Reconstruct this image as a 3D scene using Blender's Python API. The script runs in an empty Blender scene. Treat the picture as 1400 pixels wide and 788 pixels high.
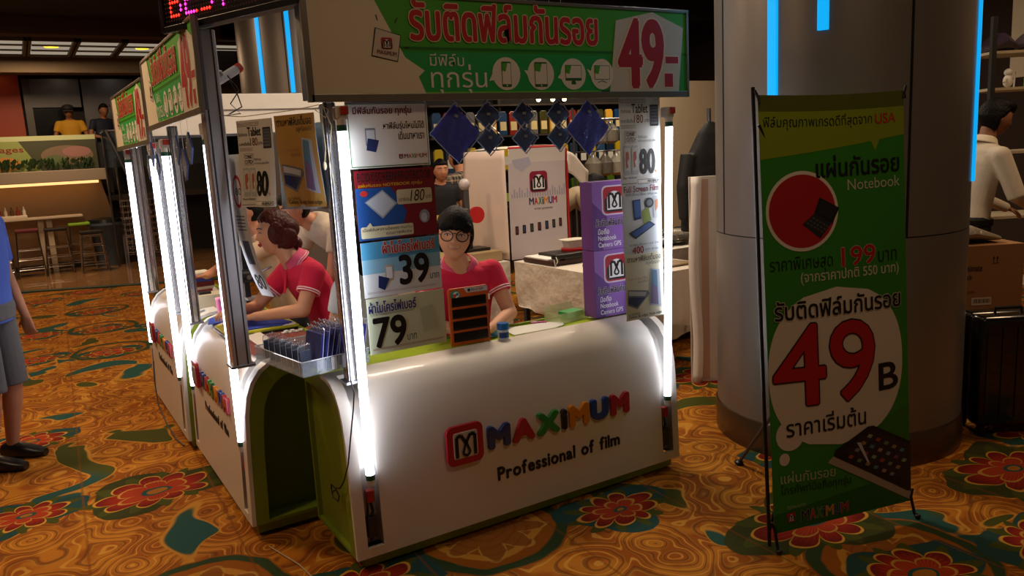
import bpy, bmesh, math, random
from math import sin, cos, pi, radians, atan2, sqrt, hypot
from mathutils import Vector, Matrix, Euler
random.seed(7)
S = bpy.context.scene
C = bpy.context.collection
V = Vector

# ---------------------------------------------------------------- camera
YAW, PITCH, ROLL, FPX = radians(31.351), radians(9.784), radians(-3.102), 1080.7
CAM = V((0, 0, 1.65))
fw = V((sin(YAW)*cos(PITCH), cos(YAW)*cos(PITCH), -sin(PITCH)))
rt0 = V((cos(YAW), -sin(YAW), 0)); up0 = rt0.cross(fw)
rt = rt0*cos(ROLL) + up0*sin(ROLL); up = up0*cos(ROLL) - rt0*sin(ROLL)
cd = bpy.data.cameras.new('camera'); co = bpy.data.objects.new('camera', cd); C.objects.link(co)
cd.sensor_width = 36; cd.lens = 36*FPX/1400; cd.clip_end = 100; cd.clip_start = .05
co.matrix_world = Matrix(((rt.x, up.x, -fw.x, CAM.x), (rt.y, up.y, -fw.y, CAM.y), (rt.z, up.z, -fw.z, CAM.z), (0, 0, 0, 1)))
S.camera = co
# ---------------------------------------------------------------- world, exposure, lights
S.view_settings.view_transform = 'Standard'; S.view_settings.look = 'None'
S.view_settings.exposure = 0.0; S.view_settings.gamma = 1.0; S.view_settings.use_curve_mapping = False
W = bpy.data.worlds.new('world'); S.world = W; W.use_nodes = True
W.node_tree.nodes['Background'].inputs[0].default_value = (1, .62, .36, 1)
W.node_tree.nodes['Background'].inputs[1].default_value = .045
TUBE_POWER = 8.5

def area(name, loc, size, power, col, aim=None, sy=None):
    l = bpy.data.lights.new(name, 'AREA'); l.size = size; l.energy = power; l.color = col
    if sy: l.shape = 'RECTANGLE'; l.size_y = sy
    o = bpy.data.objects.new(name, l); C.objects.link(o); o.location = loc
    d = (V(aim) - V(loc)) if aim else V((0, 0, -1))
    o.rotation_euler = d.to_track_quat('-Z', 'Y').to_euler()
    return o
WARM = (1, .66, .38)
area('ceiling_lamp', (-1.6, 2.8, 3.75), .5, 34, WARM)
area('ceiling_lamp', (-.6, 5.5, 3.75), .5, 60, WARM)
area('ceiling_lamp', (-.6, 9.5, 3.75), .5, 60, WARM)
area('ceiling_lamp', (2.0, .6, 3.75), .5, 13, WARM)
area('ceiling_lamp', (2.6, 4.7, 3.75), .5, 75, (1, .8, .6))
area('ceiling_lamp', (5.2, 5.6, 3.75), .6, 60, (1, .82, .62))
area('ceiling_lamp', (5.8, 1.6, 3.75), .6, 36, WARM)
area('ceiling_lamp', (7.0, 7.6, 3.75), .6, 60, (1, .78, .55))
area('ceiling_lamp', (.4, 14.6, 3.55), .8, 75, WARM)

# ---------------------------------------------------------------- materials
def lin(h):
    if isinstance(h, str):
        h = h.lstrip('#'); h = [int(h[i:i+2], 16)/255 for i in (0, 2, 4)]
    return [((c+.055)/1.055)**2.4 if c > .04045 else c/12.92 for c in h] + [1]
MATS = {}
def M(col, rough=.55, metal=0, var=.06, bump=0, scale=12, emit=0, alpha=1, trans=0, coat=0, key=None):
    k = (str(col), rough, metal, var, bump, scale, emit, alpha, trans, coat, key)
    if k in MATS: return MATS[k]
    m = bpy.data.materials.new('material'); MATS[k] = m; m.use_nodes = True
    nt = m.node_tree; b = nt.nodes['Principled BSDF']
    c = lin(col)
    b.inputs['Base Color'].default_value = c; b.inputs['Roughness'].default_value = rough
    b.inputs['Metallic'].default_value = metal; b.inputs['Alpha'].default_value = alpha
    b.inputs['Transmission Weight'].default_value = trans; b.inputs['Coat Weight'].default_value = coat
    if emit:
        b.inputs['Emission Color'].default_value = c; b.inputs['Emission Strength'].default_value = emit
    if var or bump:
        tc = nt.nodes.new('ShaderNodeTexCoord'); nz = nt.nodes.new('ShaderNodeTexNoise')
        nz.inputs['Scale'].default_value = scale; nz.inputs['Detail'].default_value = 4
        nt.links.new(tc.outputs['Object'], nz.inputs['Vector'])
        if var:
            mx = nt.nodes.new('ShaderNodeMix'); mx.data_type = 'RGBA'
            mx.inputs[6].default_value = [x*(1-var) for x in c[:3]]+[1]
            mx.inputs[7].default_value = [min(1, x*(1+var)) for x in c[:3]]+[1]
            nt.links.new(nz.outputs['Fac'], mx.inputs[0]); nt.links.new(mx.outputs[2], b.inputs['Base Color'])
        if bump:
            bp = nt.nodes.new('ShaderNodeBump'); bp.inputs['Strength'].default_value = bump; bp.inputs['Distance'].default_value = .02
            nt.links.new(nz.outputs['Fac'], bp.inputs['Height']); nt.links.new(bp.outputs[0], b.inputs['Normal'])
    return m
class X:                                    # tiny shader-math expression helper
    nt = None
    def __init__(s, v): s.v = v
    @staticmethod
    def op(o, *a):
        n = X.nt.nodes.new('ShaderNodeMath'); n.operation = o
        for i, x in enumerate(a):
            if isinstance(x, X): X.nt.links.new(x.v, n.inputs[i])
            else: n.inputs[i].default_value = x
        return X(n.outputs[0])
    def __add__(s, o): return X.op('ADD', s, o)
    __radd__ = __add__
    def __sub__(s, o): return X.op('SUBTRACT', s, o)
    def __rsub__(s, o): return X.op('SUBTRACT', o, s)
    def __mul__(s, o): return X.op('MULTIPLY', s, o)
    __rmul__ = __mul__
    def __truediv__(s, o): return X.op('DIVIDE', s, o)
def sm(x, a, b):                            # smooth step
    n = X.nt.nodes.new('ShaderNodeMapRange'); n.interpolation_type = 'SMOOTHSTEP'
    X.nt.links.new(x.v, n.inputs[0]); n.inputs[1].default_value = a; n.inputs[2].default_value = b
    return X(n.outputs[0])
def mixc(f, a, b):
    n = X.nt.nodes.new('ShaderNodeMix'); n.data_type = 'RGBA'
    X.nt.links.new(f.v, n.inputs[0])
    for i, c in ((6, a), (7, b)):
        if isinstance(c, X): X.nt.links.new(c.v, n.inputs[i])
        else: n.inputs[i].default_value = lin(c)
    return X(n.outputs[2])
def carpet_material():
    m = bpy.data.materials.new('patterned_carpet'); m.use_nodes = True; nt = m.node_tree; X.nt = nt
    b = nt.nodes['Principled BSDF']; b.inputs['Roughness'].default_value = .95
    b.inputs['Specular IOR Level'].default_value = .15
    tc = nt.nodes.new('ShaderNodeTexCoord')
    def noise(scale, det=2, src=None, dist=0):
        n = nt.nodes.new('ShaderNodeTexNoise'); n.inputs['Scale'].default_value = scale; n.inputs['Detail'].default_value = det
        n.inputs['Distortion'].default_value = dist
        nt.links.new(src or tc.outputs['Object'], n.inputs['Vector']); return n
    n1 = noise(3.2); sp = nt.nodes.new('ShaderNodeSeparateXYZ'); nt.links.new(tc.outputs['Object'], sp.inputs[0])
    sn = nt.nodes.new('ShaderNodeSeparateColor'); nt.links.new(n1.outputs['Color'], sn.inputs[0])
    x0, y0 = X(sp.outputs[0]), X(sp.outputs[1]); nx, ny = X(sn.outputs[0]), X(sn.outputs[1])
    xr = x0 - y0*.033                       # the strips run very slightly askew
    PX, PY = .6, 1.3
    xs = (xr + .08)/PX
    strip = X.op('FLOOR', xs)
    seam = 1 - sm(X.op('ABSOLUTE', X.op('FRACT', xs) - .5)*-1 + .5, .004, .016)
    rnd = X.op('FRACT', X.op('SINE', strip*12.9898)*43758.5)
    x = xr + (nx-.5)*.13; y = y0 + (ny-.5)*.13
    def cell(ox, oy, px, py):
        u = (x + ox)/px; iv = X.op('FLOOR', u)
        r_ = X.op('FRACT', X.op('SINE', iv*78.233)*437.5)
        w = (y + oy + r_*py)/py; jv = X.op('FLOOR', w)
        cx = (X.op('FRACT', u)-.5)*px; cy = (X.op('FRACT', w)-.5)*py
        r = X.op('SQRT', cx*cx + cy*cy); th = X.op('ARCTAN2', cy, cx)
        rr = X.op('FRACT', X.op('SINE', iv*127.1 + jv*311.7)*4375.5)
        return cx, cy, r, th, rr
    fib = noise(420, 2); fibre = X(fib.outputs['Fac'])
    v = nt.nodes.new('ShaderNodeTexVoronoi'); v.inputs['Scale'].default_value = 4.2; v.feature = 'SMOOTH_F1'; v.inputs['Smoothness'].default_value = .35
    cb = nt.nodes.new('ShaderNodeCombineXYZ'); nt.links.new(x.v, cb.inputs[0]); nt.links.new(y.v, cb.inputs[1])
    nt.links.new(cb.outputs[0], v.inputs['Vector'])
    d = X(v.outputs['Distance'])
    nz = X(noise(2.1, 1).outputs['Fac'])
    lines = sm(X.op('SINE', d*74 + nz*26), .45, .85)
    patches = sm(X(noise(5.5, 2).outputs['Fac']), .42, .6)
    col = mixc(patches, '#965010', '#b9741e')
    col = mixc(lines*.75, col, '#d29a3c')
    dark = sm(X.op('SINE', d*37 + nz*13 + 1.2), .6, .95)
    col = mixc(dark*.75, col, '#6a3410')
    # scrolling olive / teal ground
    g = X(noise(1.55, 1, dist=1.3).outputs['Fac'])
    gm = sm(g, .605, .62); ge = sm(g, .588, .602)
    col = mixc(ge, col, '#c48a30')
    grn = mixc(sm(X(noise(.8, 0).outputs['Fac']), .47, .53), '#4a4c18', '#1f5450')
    grn = mixc(sm(fibre, .3, .7)*.35, grn, '#26401c')
    col = mixc(gm, col, grn)
    # big medallions
    cx, cy, r, th, rr = cell(.33, .2, 1.2, 1.3)
    ring = sm(X.op('SINE', r*62), .1, .5)
    inm = 1 - sm(r, .36, .37)
    tealr = (1 - sm(X.op('ABSOLUTE', r - .33), .02, .03))
    scal = X.op('ABSOLUTE', X.op('SINE', th*4))
    pet = 1 - sm(r - (scal*.11 + .15), 0, .008)
    mcol = mixc(ring, '#98560f', '#c4862c'); mcol = mixc(tealr, mcol, '#2b4426')
    mcol = mixc(pet, mcol, '#94581a'); mcol = mixc((1 - sm(X.op('ABSOLUTE', r - (scal*.11 + .15)), .006, .013)), mcol, '#c0903c')
    mcol = mixc(sm(X.op('SINE', r*120 + th*2), .5, .9)*pet*.6, mcol, '#8a4312')
    on = sm(rr, .35, .36)
    col = mixc(inm*on, col, mcol)
    # lotus flowers: pointed red petals in two rings, gold outlines
    def lotus(ox, oy, px, py, R, thr, ground):
        nonlocal col
        cx, cy, r, th, rr = cell(ox, oy, px, py)
        r = X.op('SQRT', cx*cx*.95 + cy*cy*1.9) + (nz-.5)*.10
        on = sm(rr, thr, thr+.01)
        a1 = X.op('POWER', X.op('ABSOLUTE', X.op('SINE', th*4.5 + .4)), .55); a2 = X.op('POWER', X.op('ABSOLUTE', X.op('SINE', th*3)), .5)
        r1 = a1*(R*.42) + R*.58; r2 = a2*(R*.28) + R*.34
        gr = 1 - sm(r - (X.op('SINE', th*3 + rr*9)*R*.25 + R*1.22), 0, .01)
        col = mixc(gr*on, col, ground)
        lf = (1 - sm(r - (X.op('POWER', X.op('ABSOLUTE', X.op('SINE', th*5.5)), 1.5)*R*.6 + R*.66), 0, .008))
        col = mixc(lf*on, col, '#454d18')
        p1 = 1 - sm(r - r1, 0, .006)
        vein = sm(X.op('SINE', th*45 + r*40), .1, .8)
        pc = mixc(vein*.55, '#941f12', '#a83c1c'); pc = mixc(sm(r, R*.55, R*.98), pc, '#6c1810')
        col = mixc(p1*on, col, pc)
        col = mixc((1 - sm(X.op('ABSOLUTE', r - r1), .004, .011))*on, col, '#cf9838')
        p2 = 1 - sm(r - r2, 0, .006)
        col = mixc(p2*on, col, mixc(vein*.5, '#a43018', '#bc5a24'))
        col = mixc((1 - sm(X.op('ABSOLUTE', r - r2), .004, .010))*on, col, '#c0903c')
        col = mixc((1 - sm(r, R*.24, R*.26))*on, col, '#20504a')
        col = mixc((1 - sm(r, R*.16, R*.18))*on, col, '#a86c20')
    lotus(.05, .3, .6, 1.3, .22, .5, '#1c4744')
    lotus(.35, .9, 1.2, 2.1, .28, .5, '#363e18')
    col = mixc(seam*.55, col, '#7a4310')
    col = mixc(sm(fibre, .35, .75)*.38, col, mixc(X(noise(2, 0).outputs['Fac']), '#3a1c08', '#4a2a0c'))
    nt.links.new(col.v, b.inputs['Base Color'])
    bp = nt.nodes.new('ShaderNodeBump'); bp.inputs['Strength'].default_value = .5; bp.inputs['Distance'].default_value = .004
    nt.links.new(fibre.v, bp.inputs['Height']); nt.links.new(bp.outputs[0], b.inputs['Normal'])
    return m
def wrap_material():
    m = bpy.data.materials.new('clear_wrap'); m.use_nodes = True; b = m.node_tree.nodes['Principled BSDF']
    b.inputs['Base Color'].default_value = (.8, .88, 1, 1); b.inputs['Roughness'].default_value = .08
    b.inputs['Alpha'].default_value = .13
    nz = m.node_tree.nodes.new('ShaderNodeTexNoise'); nz.inputs['Scale'].default_value = 30; nz.inputs['Distortion'].default_value = 1
    bp = m.node_tree.nodes.new('ShaderNodeBump'); bp.inputs['Strength'].default_value = .9; bp.inputs['Distance'].default_value = .01
    m.node_tree.links.new(nz.outputs['Fac'], bp.inputs['Height']); m.node_tree.links.new(bp.outputs[0], b.inputs['Normal'])
    return m
def plaid_material():
    m = bpy.data.materials.new('plaid'); m.use_nodes = True; nt = m.node_tree; X.nt = nt; b = nt.nodes['Principled BSDF']
    tc = nt.nodes.new('ShaderNodeTexCoord'); sp = nt.nodes.new('ShaderNodeSeparateXYZ'); nt.links.new(tc.outputs['Object'], sp.inputs[0])
    a = sm(X.op('SINE', X(sp.outputs[0])*150 + X(sp.outputs[1])*60), .3, .5); c = sm(X.op('SINE', X(sp.outputs[2])*120), .3, .5)
    col = mixc((a + c)*.5, '#2a2f42', '#b59b78'); nt.links.new(col.v, b.inputs['Base Color']); b.inputs['Roughness'].default_value = .8
    return m
CHROME = M('#c9c9cc', .18, 1, .1, .1, 6)
STEEL = M('#8e9096', .3, 1, .1, .1, 6)
BLACK = M('#0d0d0f', .4); MATTEBLACK = M('#101010', .8)
WHITE = M('#ded6cb', .45, 0, .02, .02, 5, coat=.12)
LIME = M('#8fa81e', .5, 0, .06, .05, 6)
LIMETOP = M('#a5bf1c', .35, 0, .05)
OLIVE = M('#7d901c', .6, 0, .08, .05, 4)
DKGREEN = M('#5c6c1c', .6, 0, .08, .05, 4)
WRAP = wrap_material()
PAPER = M('#e9e9e2', .7, 0, .02); PAPERBACK = M('#c8dcea', .7, 0, .02)
TUBE = M('#eef2ff', .4, 0, 0, emit=TUBE_POWER)
PINK = M('#d61a44', .85, 0, .06, .12, 60)
SKIN = M('#dba27e', .55, 0, .05, .03, 25); SKIN2 = M('#c88a66', .55, 0, .05, .03, 25); SKIN3 = M('#8a5a3e', .6, 0, .05)
HAIRB = M('#070505', .55, 0, .2, .4, 90); HAIRBR = M('#46190f', .45, 0, .3, .4, 60)
for _h in (HAIRB, HAIRBR): _h.node_tree.nodes['Principled BSDF'].inputs['Specular IOR Level'].default_value = .18
NAVY = M('#1a2c9a', .6, 0, .15, .2, 25); NAVY2 = M('#1a2a4c', .55, 0, .15, .2, 25)
CARD = M('#94683f', .8, 0, .07, .05, 8)

# ---------------------------------------------------------------- objects
def prop(o, label=None, cat=None, group=None, kind=None):
    for k, v in (('label', label), ('category', cat), ('group', group), ('kind', kind)):
        if v: o[k] = v
    return o
def thing(name, label, cat, loc=(0, 0, 0), rz=0, group=None):
    o = bpy.data.objects.new(name, None); C.objects.link(o); o.empty_display_size = .1
    o.location = loc; o.rotation_euler = (0, 0, rz); return prop(o, label, cat, group)
class B:
    def __init__(s): s.v = []; s.f = []; s.m = []; s.mats = []; s.cur = 0
    def mat(s, m):
        if m not in s.mats: s.mats.append(m)
        s.cur = s.mats.index(m); return s
    def add(s, vs, fs):
        n = len(s.v); s.v += [tuple(v) for v in vs]
        for f in fs: s.f.append([i+n for i in f]); s.m.append(s.cur)
        return s
    def box(s, x0, x1, y0, y1, z0, z1, mx=None):
        vs = [V((x, y, z)) for z in (z0, z1) for y in (y0, y1) for x in (x0, x1)]
        if mx is not None: vs = [mx @ v for v in vs]
        return s.add(vs, [(0, 2, 3, 1), (4, 5, 7, 6), (0, 1, 5, 4), (2, 6, 7, 3), (0, 4, 6, 2), (1, 3, 7, 5)])
    def obox(s, c, size, rot=(0, 0, 0)):
        mx = Matrix.Translation(V(c)) @ Euler(rot).to_matrix().to_4x4(); a, b, d = [q/2 for q in size]
        return s.box(-a, a, -b, b, -d, d, mx)
    def tube(s, pts, r, seg=8, cap=True, r2=None):
        pts = [V(p) for p in pts]; n = len(pts); rings = []; prev = None
        for i, p in enumerate(pts):
            t = (pts[min(i+1, n-1)] - pts[max(i-1, 0)]).normalized()
            if prev is None: a = t.orthogonal().normalized()
            else: a = (prev - t*prev.dot(t)).normalized()
            prev = a; b = t.cross(a)
            rr = r if r2 is None else r + (r2-r)*i/(n-1)
            if isinstance(r, (list, tuple)): rr = r[i]
            rings.append([p + a*cos(2*pi*k/seg)*rr + b*sin(2*pi*k/seg)*rr for k in range(seg)])
        vs = [v for R_ in rings for v in R_]
        fs = [(i*seg+k, i*seg+(k+1) % seg, (i+1)*seg+(k+1) % seg, (i+1)*seg+k) for i in range(n-1) for k in range(seg)]
        if cap: fs += [tuple(range(seg))[::-1], tuple(range((n-1)*seg, n*seg))]
        return s.add(vs, fs)
    def lathe(s, prof, seg=24, c=(0, 0, 0)):
        c = V(c); n = len(prof)
        vs = [c + V((r*cos(2*pi*k/seg), r*sin(2*pi*k/seg), z)) for r, z in prof for k in range(seg)]
        fs = [(i*seg+k, i*seg+(k+1) % seg, (i+1)*seg+(k+1) % seg, (i+1)*seg+k) for i in range(n-1) for k in range(seg)]
        fs += [tuple(range(seg))[::-1], tuple(range((n-1)*seg, n*seg))]
        return s.add(vs, fs)
    def sph(s, c, r, seg=16, ring=10, mx=None):
        if not isinstance(r, (list, tuple)): r = (r, r, r)
        c = V(c); vs = []; mx = mx or Matrix.Identity(3)
        for i in range(1, ring):
            a = pi*i/ring
            for k in range(seg):
                b = 2*pi*k/seg; vs.append(c + mx @ V((r[0]*sin(a)*cos(b), r[1]*sin(a)*sin(b), r[2]*cos(a))))
        vs += [c + mx @ V((0, 0, r[2])), c + mx @ V((0, 0, -r[2]))]
        N = (ring-1)*seg
        fs = [(i*seg+k, (i+1)*seg+k, (i+1)*seg+(k+1) % seg, i*seg+(k+1) % seg) for i in range(ring-2) for k in range(seg)]
        fs += [(N, k, (k+1) % seg) for k in range(seg)] + [(N+1, (ring-2)*seg+(k+1) % seg, (ring-2)*seg+k) for k in range(seg)]
        return s.add(vs, fs)
    def cap2(s, p, q, r1, r2, seg=14):        # closed tapered capsule
        s.tube([p, q], [r1, r2], seg); s.sph(p, r1*.999, seg, 8); s.sph(q, r2*.999, seg, 8); return s
    def loft(s, rings, seg=24, p=2.3):        # rings of (centre, half width vec, half depth vec)
        vs = []
        for c, a, b in rings:
            c, a, b = V(c), V(a), V(b)
            for k in range(seg):
                t = 2*pi*k/seg; ct, st = cos(t), sin(t)
                vs.append(c + a*(abs(ct)**(2/p)*(1 if ct > 0 else -1)) + b*(abs(st)**(2/p)*(1 if st > 0 else -1)))
        n = len(rings)
        fs = [(i*seg+k, i*seg+(k+1) % seg, (i+1)*seg+(k+1) % seg, (i+1)*seg+k) for i in range(n-1) for k in range(seg)]
        fs += [tuple(range(seg))[::-1], tuple(range((n-1)*seg, n*seg))]
        return s.add(vs, fs)
    def prism(s, poly, ax, a, b):             # polygon in the plane of the other two axes, extruded along ax
        def P(u, v, t): return {0: (t, u, v), 1: (u, t, v), 2: (u, v, t)}[ax]
        n = len(poly); vs = [P(u, v, a) for u, v in poly] + [P(u, v, b) for u, v in poly]
        fs = [tuple(range(n)), tuple(range(2*n-1, n-1, -1))] + [(i, (i+1) % n, n+(i+1) % n, n+i) for i in range(n)]
        return s.add(vs, fs)
    def grid(s, f, nu, nv):
        vs = [f(i/nu, j/nv) for j in range(nv+1) for i in range(nu+1)]
        return s.add(vs, [(j*(nu+1)+i, j*(nu+1)+i+1, (j+1)*(nu+1)+i+1, (j+1)*(nu+1)+i) for j in range(nv) for i in range(nu)])
    def mesh(s):
        me = bpy.data.meshes.new('mesh'); me.from_pydata(s.v, [], s.f)
        for m in s.mats: me.materials.append(m)
        me.polygons.foreach_set('material_index', s.m); me.update(); return me
    def build(s, name, mat=None, parent=None, loc=None, rz=0, bevel=0, smooth=False, solid=0, fixn=True, segs=2):
        me = s.mesh()
        if mat: me.materials.append(mat) if not s.mats else None
        if fixn:
            bm = bmesh.new(); bm.from_mesh(me); bmesh.ops.recalc_face_normals(bm, faces=bm.faces); bm.to_mesh(me); bm.free()
        o = bpy.data.objects.new(name, me); C.objects.link(o); me.name = name
        if parent: o.parent = parent
        if loc: o.location = loc
        o.rotation_euler = (0, 0, rz)
        if solid:
            md = o.modifiers.new('thickness', 'SOLIDIFY'); md.thickness = solid; md.offset = 0
        if bevel:
            md = o.modifiers.new('bevel', 'BEVEL'); md.width = bevel; md.segments = segs; md.limit_method = 'ANGLE'; md.angle_limit = radians(40)
        if smooth:
            me.polygons.foreach_set('use_smooth', [True]*len(me.polygons))
            try: me.set_sharp_from_angle(angle=radians(42))
            except Exception: pass
        return o
def copy_tree(o, parent=None, loc=None, rz=None, label=None):
    c = o.copy(); C.objects.link(c)
    if parent: c.parent = parent
    if loc is not None: c.location = loc
    if rz is not None: c.rotation_euler = (0, 0, rz)
    if label: c['label'] = label
    for ch in list(o.children): copy_tree(ch, c)
    return c
def struct(o, kind='structure'): o['kind'] = kind; return o
def remesh(b, vox, it=4, fac=.6):
    o = bpy.data.objects.new('tmp', b.mesh()); C.objects.link(o)
    m = o.modifiers.new('r', 'REMESH'); m.mode = 'VOXEL'; m.voxel_size = vox
    m2 = o.modifiers.new('s', 'SMOOTH'); m2.iterations = it; m2.factor = fac
    dg = bpy.context.evaluated_depsgraph_get(); me = bpy.data.meshes.new_from_object(o.evaluated_get(dg))
    bpy.data.objects.remove(o); me.polygons.foreach_set('use_smooth', [True]*len(me.polygons)); me.materials.clear()
    return me
def addmesh(name, me, mat, parent=None):
    me.materials.append(mat); o = bpy.data.objects.new(name, me); C.objects.link(o); me.name = name
    if parent: o.parent = parent
    return o

# text -> flat polygons, cached; size normalised to its own box
TX = {}
def text_geo(body, bold=0, ext=0, bev=0, shear=0):
    k = (body, bold, ext, bev, shear)
    if k in TX: return TX[k]
    cu = bpy.data.curves.new('t', 'FONT'); cu.body = body; cu.size = 1; cu.offset = bold; cu.extrude = ext; cu.bevel_depth = bev; cu.bevel_resolution = 1; cu.resolution_u = 4
    cu.shear = shear
    o = bpy.data.objects.new('t', cu); C.objects.link(o)
    dg = bpy.context.evaluated_depsgraph_get(); me = bpy.data.meshes.new_from_object(o.evaluated_get(dg))
    vs = [v.co.copy() for v in me.vertices]; fs = [tuple(p.vertices) for p in me.polygons]
    bpy.data.objects.remove(o); bpy.data.meshes.remove(me)
    if ext == 0:
        par = list(range(len(vs)))
        def fd(i):
            while par[i] != i: par[i] = par[par[i]]; i = par[i]
            return i
        for f in fs:
            for i in f[1:]: par[fd(i)] = fd(f[0])
        ids = {}
        for i, v in enumerate(vs): v.z = (ids.setdefault(fd(i), len(ids)) % 4)*.3
    x0 = min(v.x for v in vs); x1 = max(v.x for v in vs); y0 = min(v.y for v in vs); y1 = max(v.y for v in vs)
    TX[k] = ([V(((v.x-x0)/(x1-x0), (v.y-y0)/(y1-y0), v.z)) for v in vs], fs, (x1-x0), (y1-y0)); return TX[k]
class Print:
    """Flat print on a sign: u to the right 0..W, v down 0..H (metres or any unit via scale), lies in the local XZ plane facing -Y."""
    L = .0005; cuts = (10, 12)
    def __init__(s, U, Vv, w, h, y=0, warp=None): s.b = B(); s.U, s.Vv, s.w, s.h, s.y, s.warp = U, Vv, w, h, y, warp
    def P(s, u, v, l):
        x, z, y = u/s.U*s.w, s.h*(1-v/s.Vv), s.y - s.L*(l+1)
        return (x, y, z)
    def pm(s, col): s.b.mat(col if not isinstance(col, str) else M(col, .5, 0, .02, key='print'))
    def poly(s, pts, col, l=0): s.pm(col); s.b.add([s.P(u, v, l) for u, v in pts], [tuple(range(len(pts)))]); return s
    def rect(s, u0, v0, u1, v1, col, l=0): return s.poly([(u0, v1), (u1, v1), (u1, v0), (u0, v0)], col, l)
    def rrect(s, u0, v0, u1, v1, r, col, l=0):
        pts = []
        for cx, cy, a0 in ((u1-r, v1-r, 0), (u0+r, v1-r, 90), (u0+r, v0+r, 180), (u1-r, v0+r, 270)):
            pts += [(cx + r*cos(radians(a0+a)), cy + r*sin(radians(a0+a))) for a in (0, 30, 60, 90)]
        return s.poly(pts, col, l)
    def ell(s, cu, cv, ru, rv, col, l=0, n=28): return s.poly([(cu+ru*cos(2*pi*k/n), cv+rv*sin(2*pi*k/n)) for k in range(n)], col, l)
    def line(s, pts, wd, col, l=0):
        for (a, b), (c, d) in zip(pts, pts[1:]):
            L_ = hypot(c-a, d-b) or 1; nx, ny = -(d-b)/L_*wd/2, (c-a)/L_*wd/2
            s.poly([(a+nx, b+ny), (c+nx, d+ny), (c-nx, d-ny), (a-nx, b-ny)], col, l)
        return s
    def text(s, body, u0, v0, u1, v1, col, l=1, bold=0, outline=None, ow=.03, slope=0, shear=0):
        # heavier strokes and outlines: copies shifted sideways, each on its own thin level
        hh = abs(v1-v0); e = max(0, bold)*hh*.8; bold = 0
        if outline:
            q = e + ow*hh*.75
            for k in range(10): a = 2*pi*k/10; s.text(body, u0+q*cos(a), v0+q*sin(a), u1+q*cos(a), v1+q*sin(a), outline, l+k*.07, bold, slope=slope, shear=shear)
            l += .9
        if e > 0:
            for k in range(6): a = 2*pi*k/6; s.text(body, u0+e*cos(a), v0+e*sin(a), u1+e*cos(a), v1+e*sin(a), col, l+k*.07, bold, slope=slope, shear=shear)
            l += .6
        vs, fs, _, _ = text_geo(body, bold, 0, 0, shear); s.pm(col)
        s.b.add([s.P(u0+v.x*(u1-u0), v1-v.y*(v1-v0)+slope*v.x, l+v.z) for v in vs], fs); return s
    def logo(s, u, v, r, l=1, red='#b5142a'):
        """rounded red emblem with white face and black M mark"""
        s.rrect(u-r, v-r, u+r, v+r, r*.35, red, l); s.rrect(u-r*.88, v-r*.2, u+r*.88, v+r*.88, r*.25, '#141216', l+1)
        s.poly([(u+r*.66*cos(radians(a)), v-r*.08-r*.6*sin(radians(a))) for a in range(0, 181, 15)] + [(u-r*.66, v+r*.72), (u+r*.66, v+r*.72)], '#ececec', l+2); l += 1
        w = r*.2
        s.line([(u-r*.5, v+r*.6), (u-r*.5, v-r*.45), (u-r*.2, v-r*.5), (u, v-r*.05), (u+r*.2, v-r*.5), (u+r*.5, v-r*.45), (u+r*.5, v+r*.6)], w, '#111111', l+2)
        s.line([(u, v-r*.1), (u-r*.22, v+r*.4), (u, v+r*.55), (u+r*.22, v+r*.4), (u, v-r*.1)], w*.7, '#111111', l+2); return s
    def maximum(s, u0, v0, u1, v1, l=1, slope=0, bold=.03, outline=None):
        cols = ['#10244e', '#c01f2c', '#2c8a2c', '#121a3a', '#d9901c', '#1c3c8c', '#b01c3c']; ws = [1.25, 1, .95, .4, 1.25, 1, 1.25]
        t = sum(ws); u = u0
        for ch, c, w in zip('MAXiMUM', cols, ws):
            uu = u + (u1-u0)*w/t; g = (u1-u0)*.012
            s.text(ch, u+g, v0+slope*(u-u0), uu-g, v1+slope*(u-u0), c, l, bold, outline=outline); u = uu
        return s
    def build(s, parent, name='print', cuts=None):
        w_, s.warp_ = s.warp, s.warp
        o = s.b.build(name, None, parent, fixn=False)
        if s.warp:
            nx, nz = cuts or s.cuts; bm = bmesh.new(); bm.from_mesh(o.data)
            for ax, n, L_ in ((V((1, 0, 0)), nx, s.w), (V((0, 0, 1)), nz, s.h)):
                for k in range(1, n): bmesh.ops.bisect_plane(bm, geom=bm.verts[:]+bm.edges[:]+bm.faces[:], dist=1e-7, plane_co=ax*(L_*k/n), plane_no=ax)
            for v in bm.verts: v.co = V(s.warp(v.co.x, v.co.y, v.co.z))
            bm.to_mesh(o.data); bm.free()
        return o

exec_later = []
# ================================================================ SETTING
def plane_struct(name, pts, mat):
    b = B(); b.add(pts, [tuple(range(len(pts)))]); return struct(b.build(name, mat))
CARPET = carpet_material()
# carpet ends along a slanted edge, polished tiles beyond
EA, EB = V((-8.0, 17.2, 0)), V((9.0, 9.2, 0))
fl = plane_struct('floor', [(-8, -4, 0), (11, -4, 0), (11, 8.25, 0), EB, EA, (-8, 17.2, 0)], CARPET)
b = B(); b.obox(((EA.x+EB.x)/2, (EA.y+EB.y)/2, .008), ((EB-EA).length, .16, .016), (0, 0, atan2(EB.y-EA.y, EB.x-EA.x)))
o = b.build('trim_1', M('#183226', .7), None); struct(o)
sub = plane_struct('floor_hall', [(-8, 9, -.012), (14, 9, -.012), (14, 22, -.012), (-8, 22, -.012)], M('#4a3420', .6))
sub.name = 'floor_tiled'
ang = atan2(EB.y-EA.y, EB.x-EA.x); dx = V((cos(ang), sin(ang), 0)); dy = V((-sin(ang), cos(ang), 0))
tb = B(); tb.box(-.296, .296, -.296, .296, -.010, .0); tile_me = None
TM = M('#a0764a', .12, 0, .1, .02, 3, coat=.4)
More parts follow.
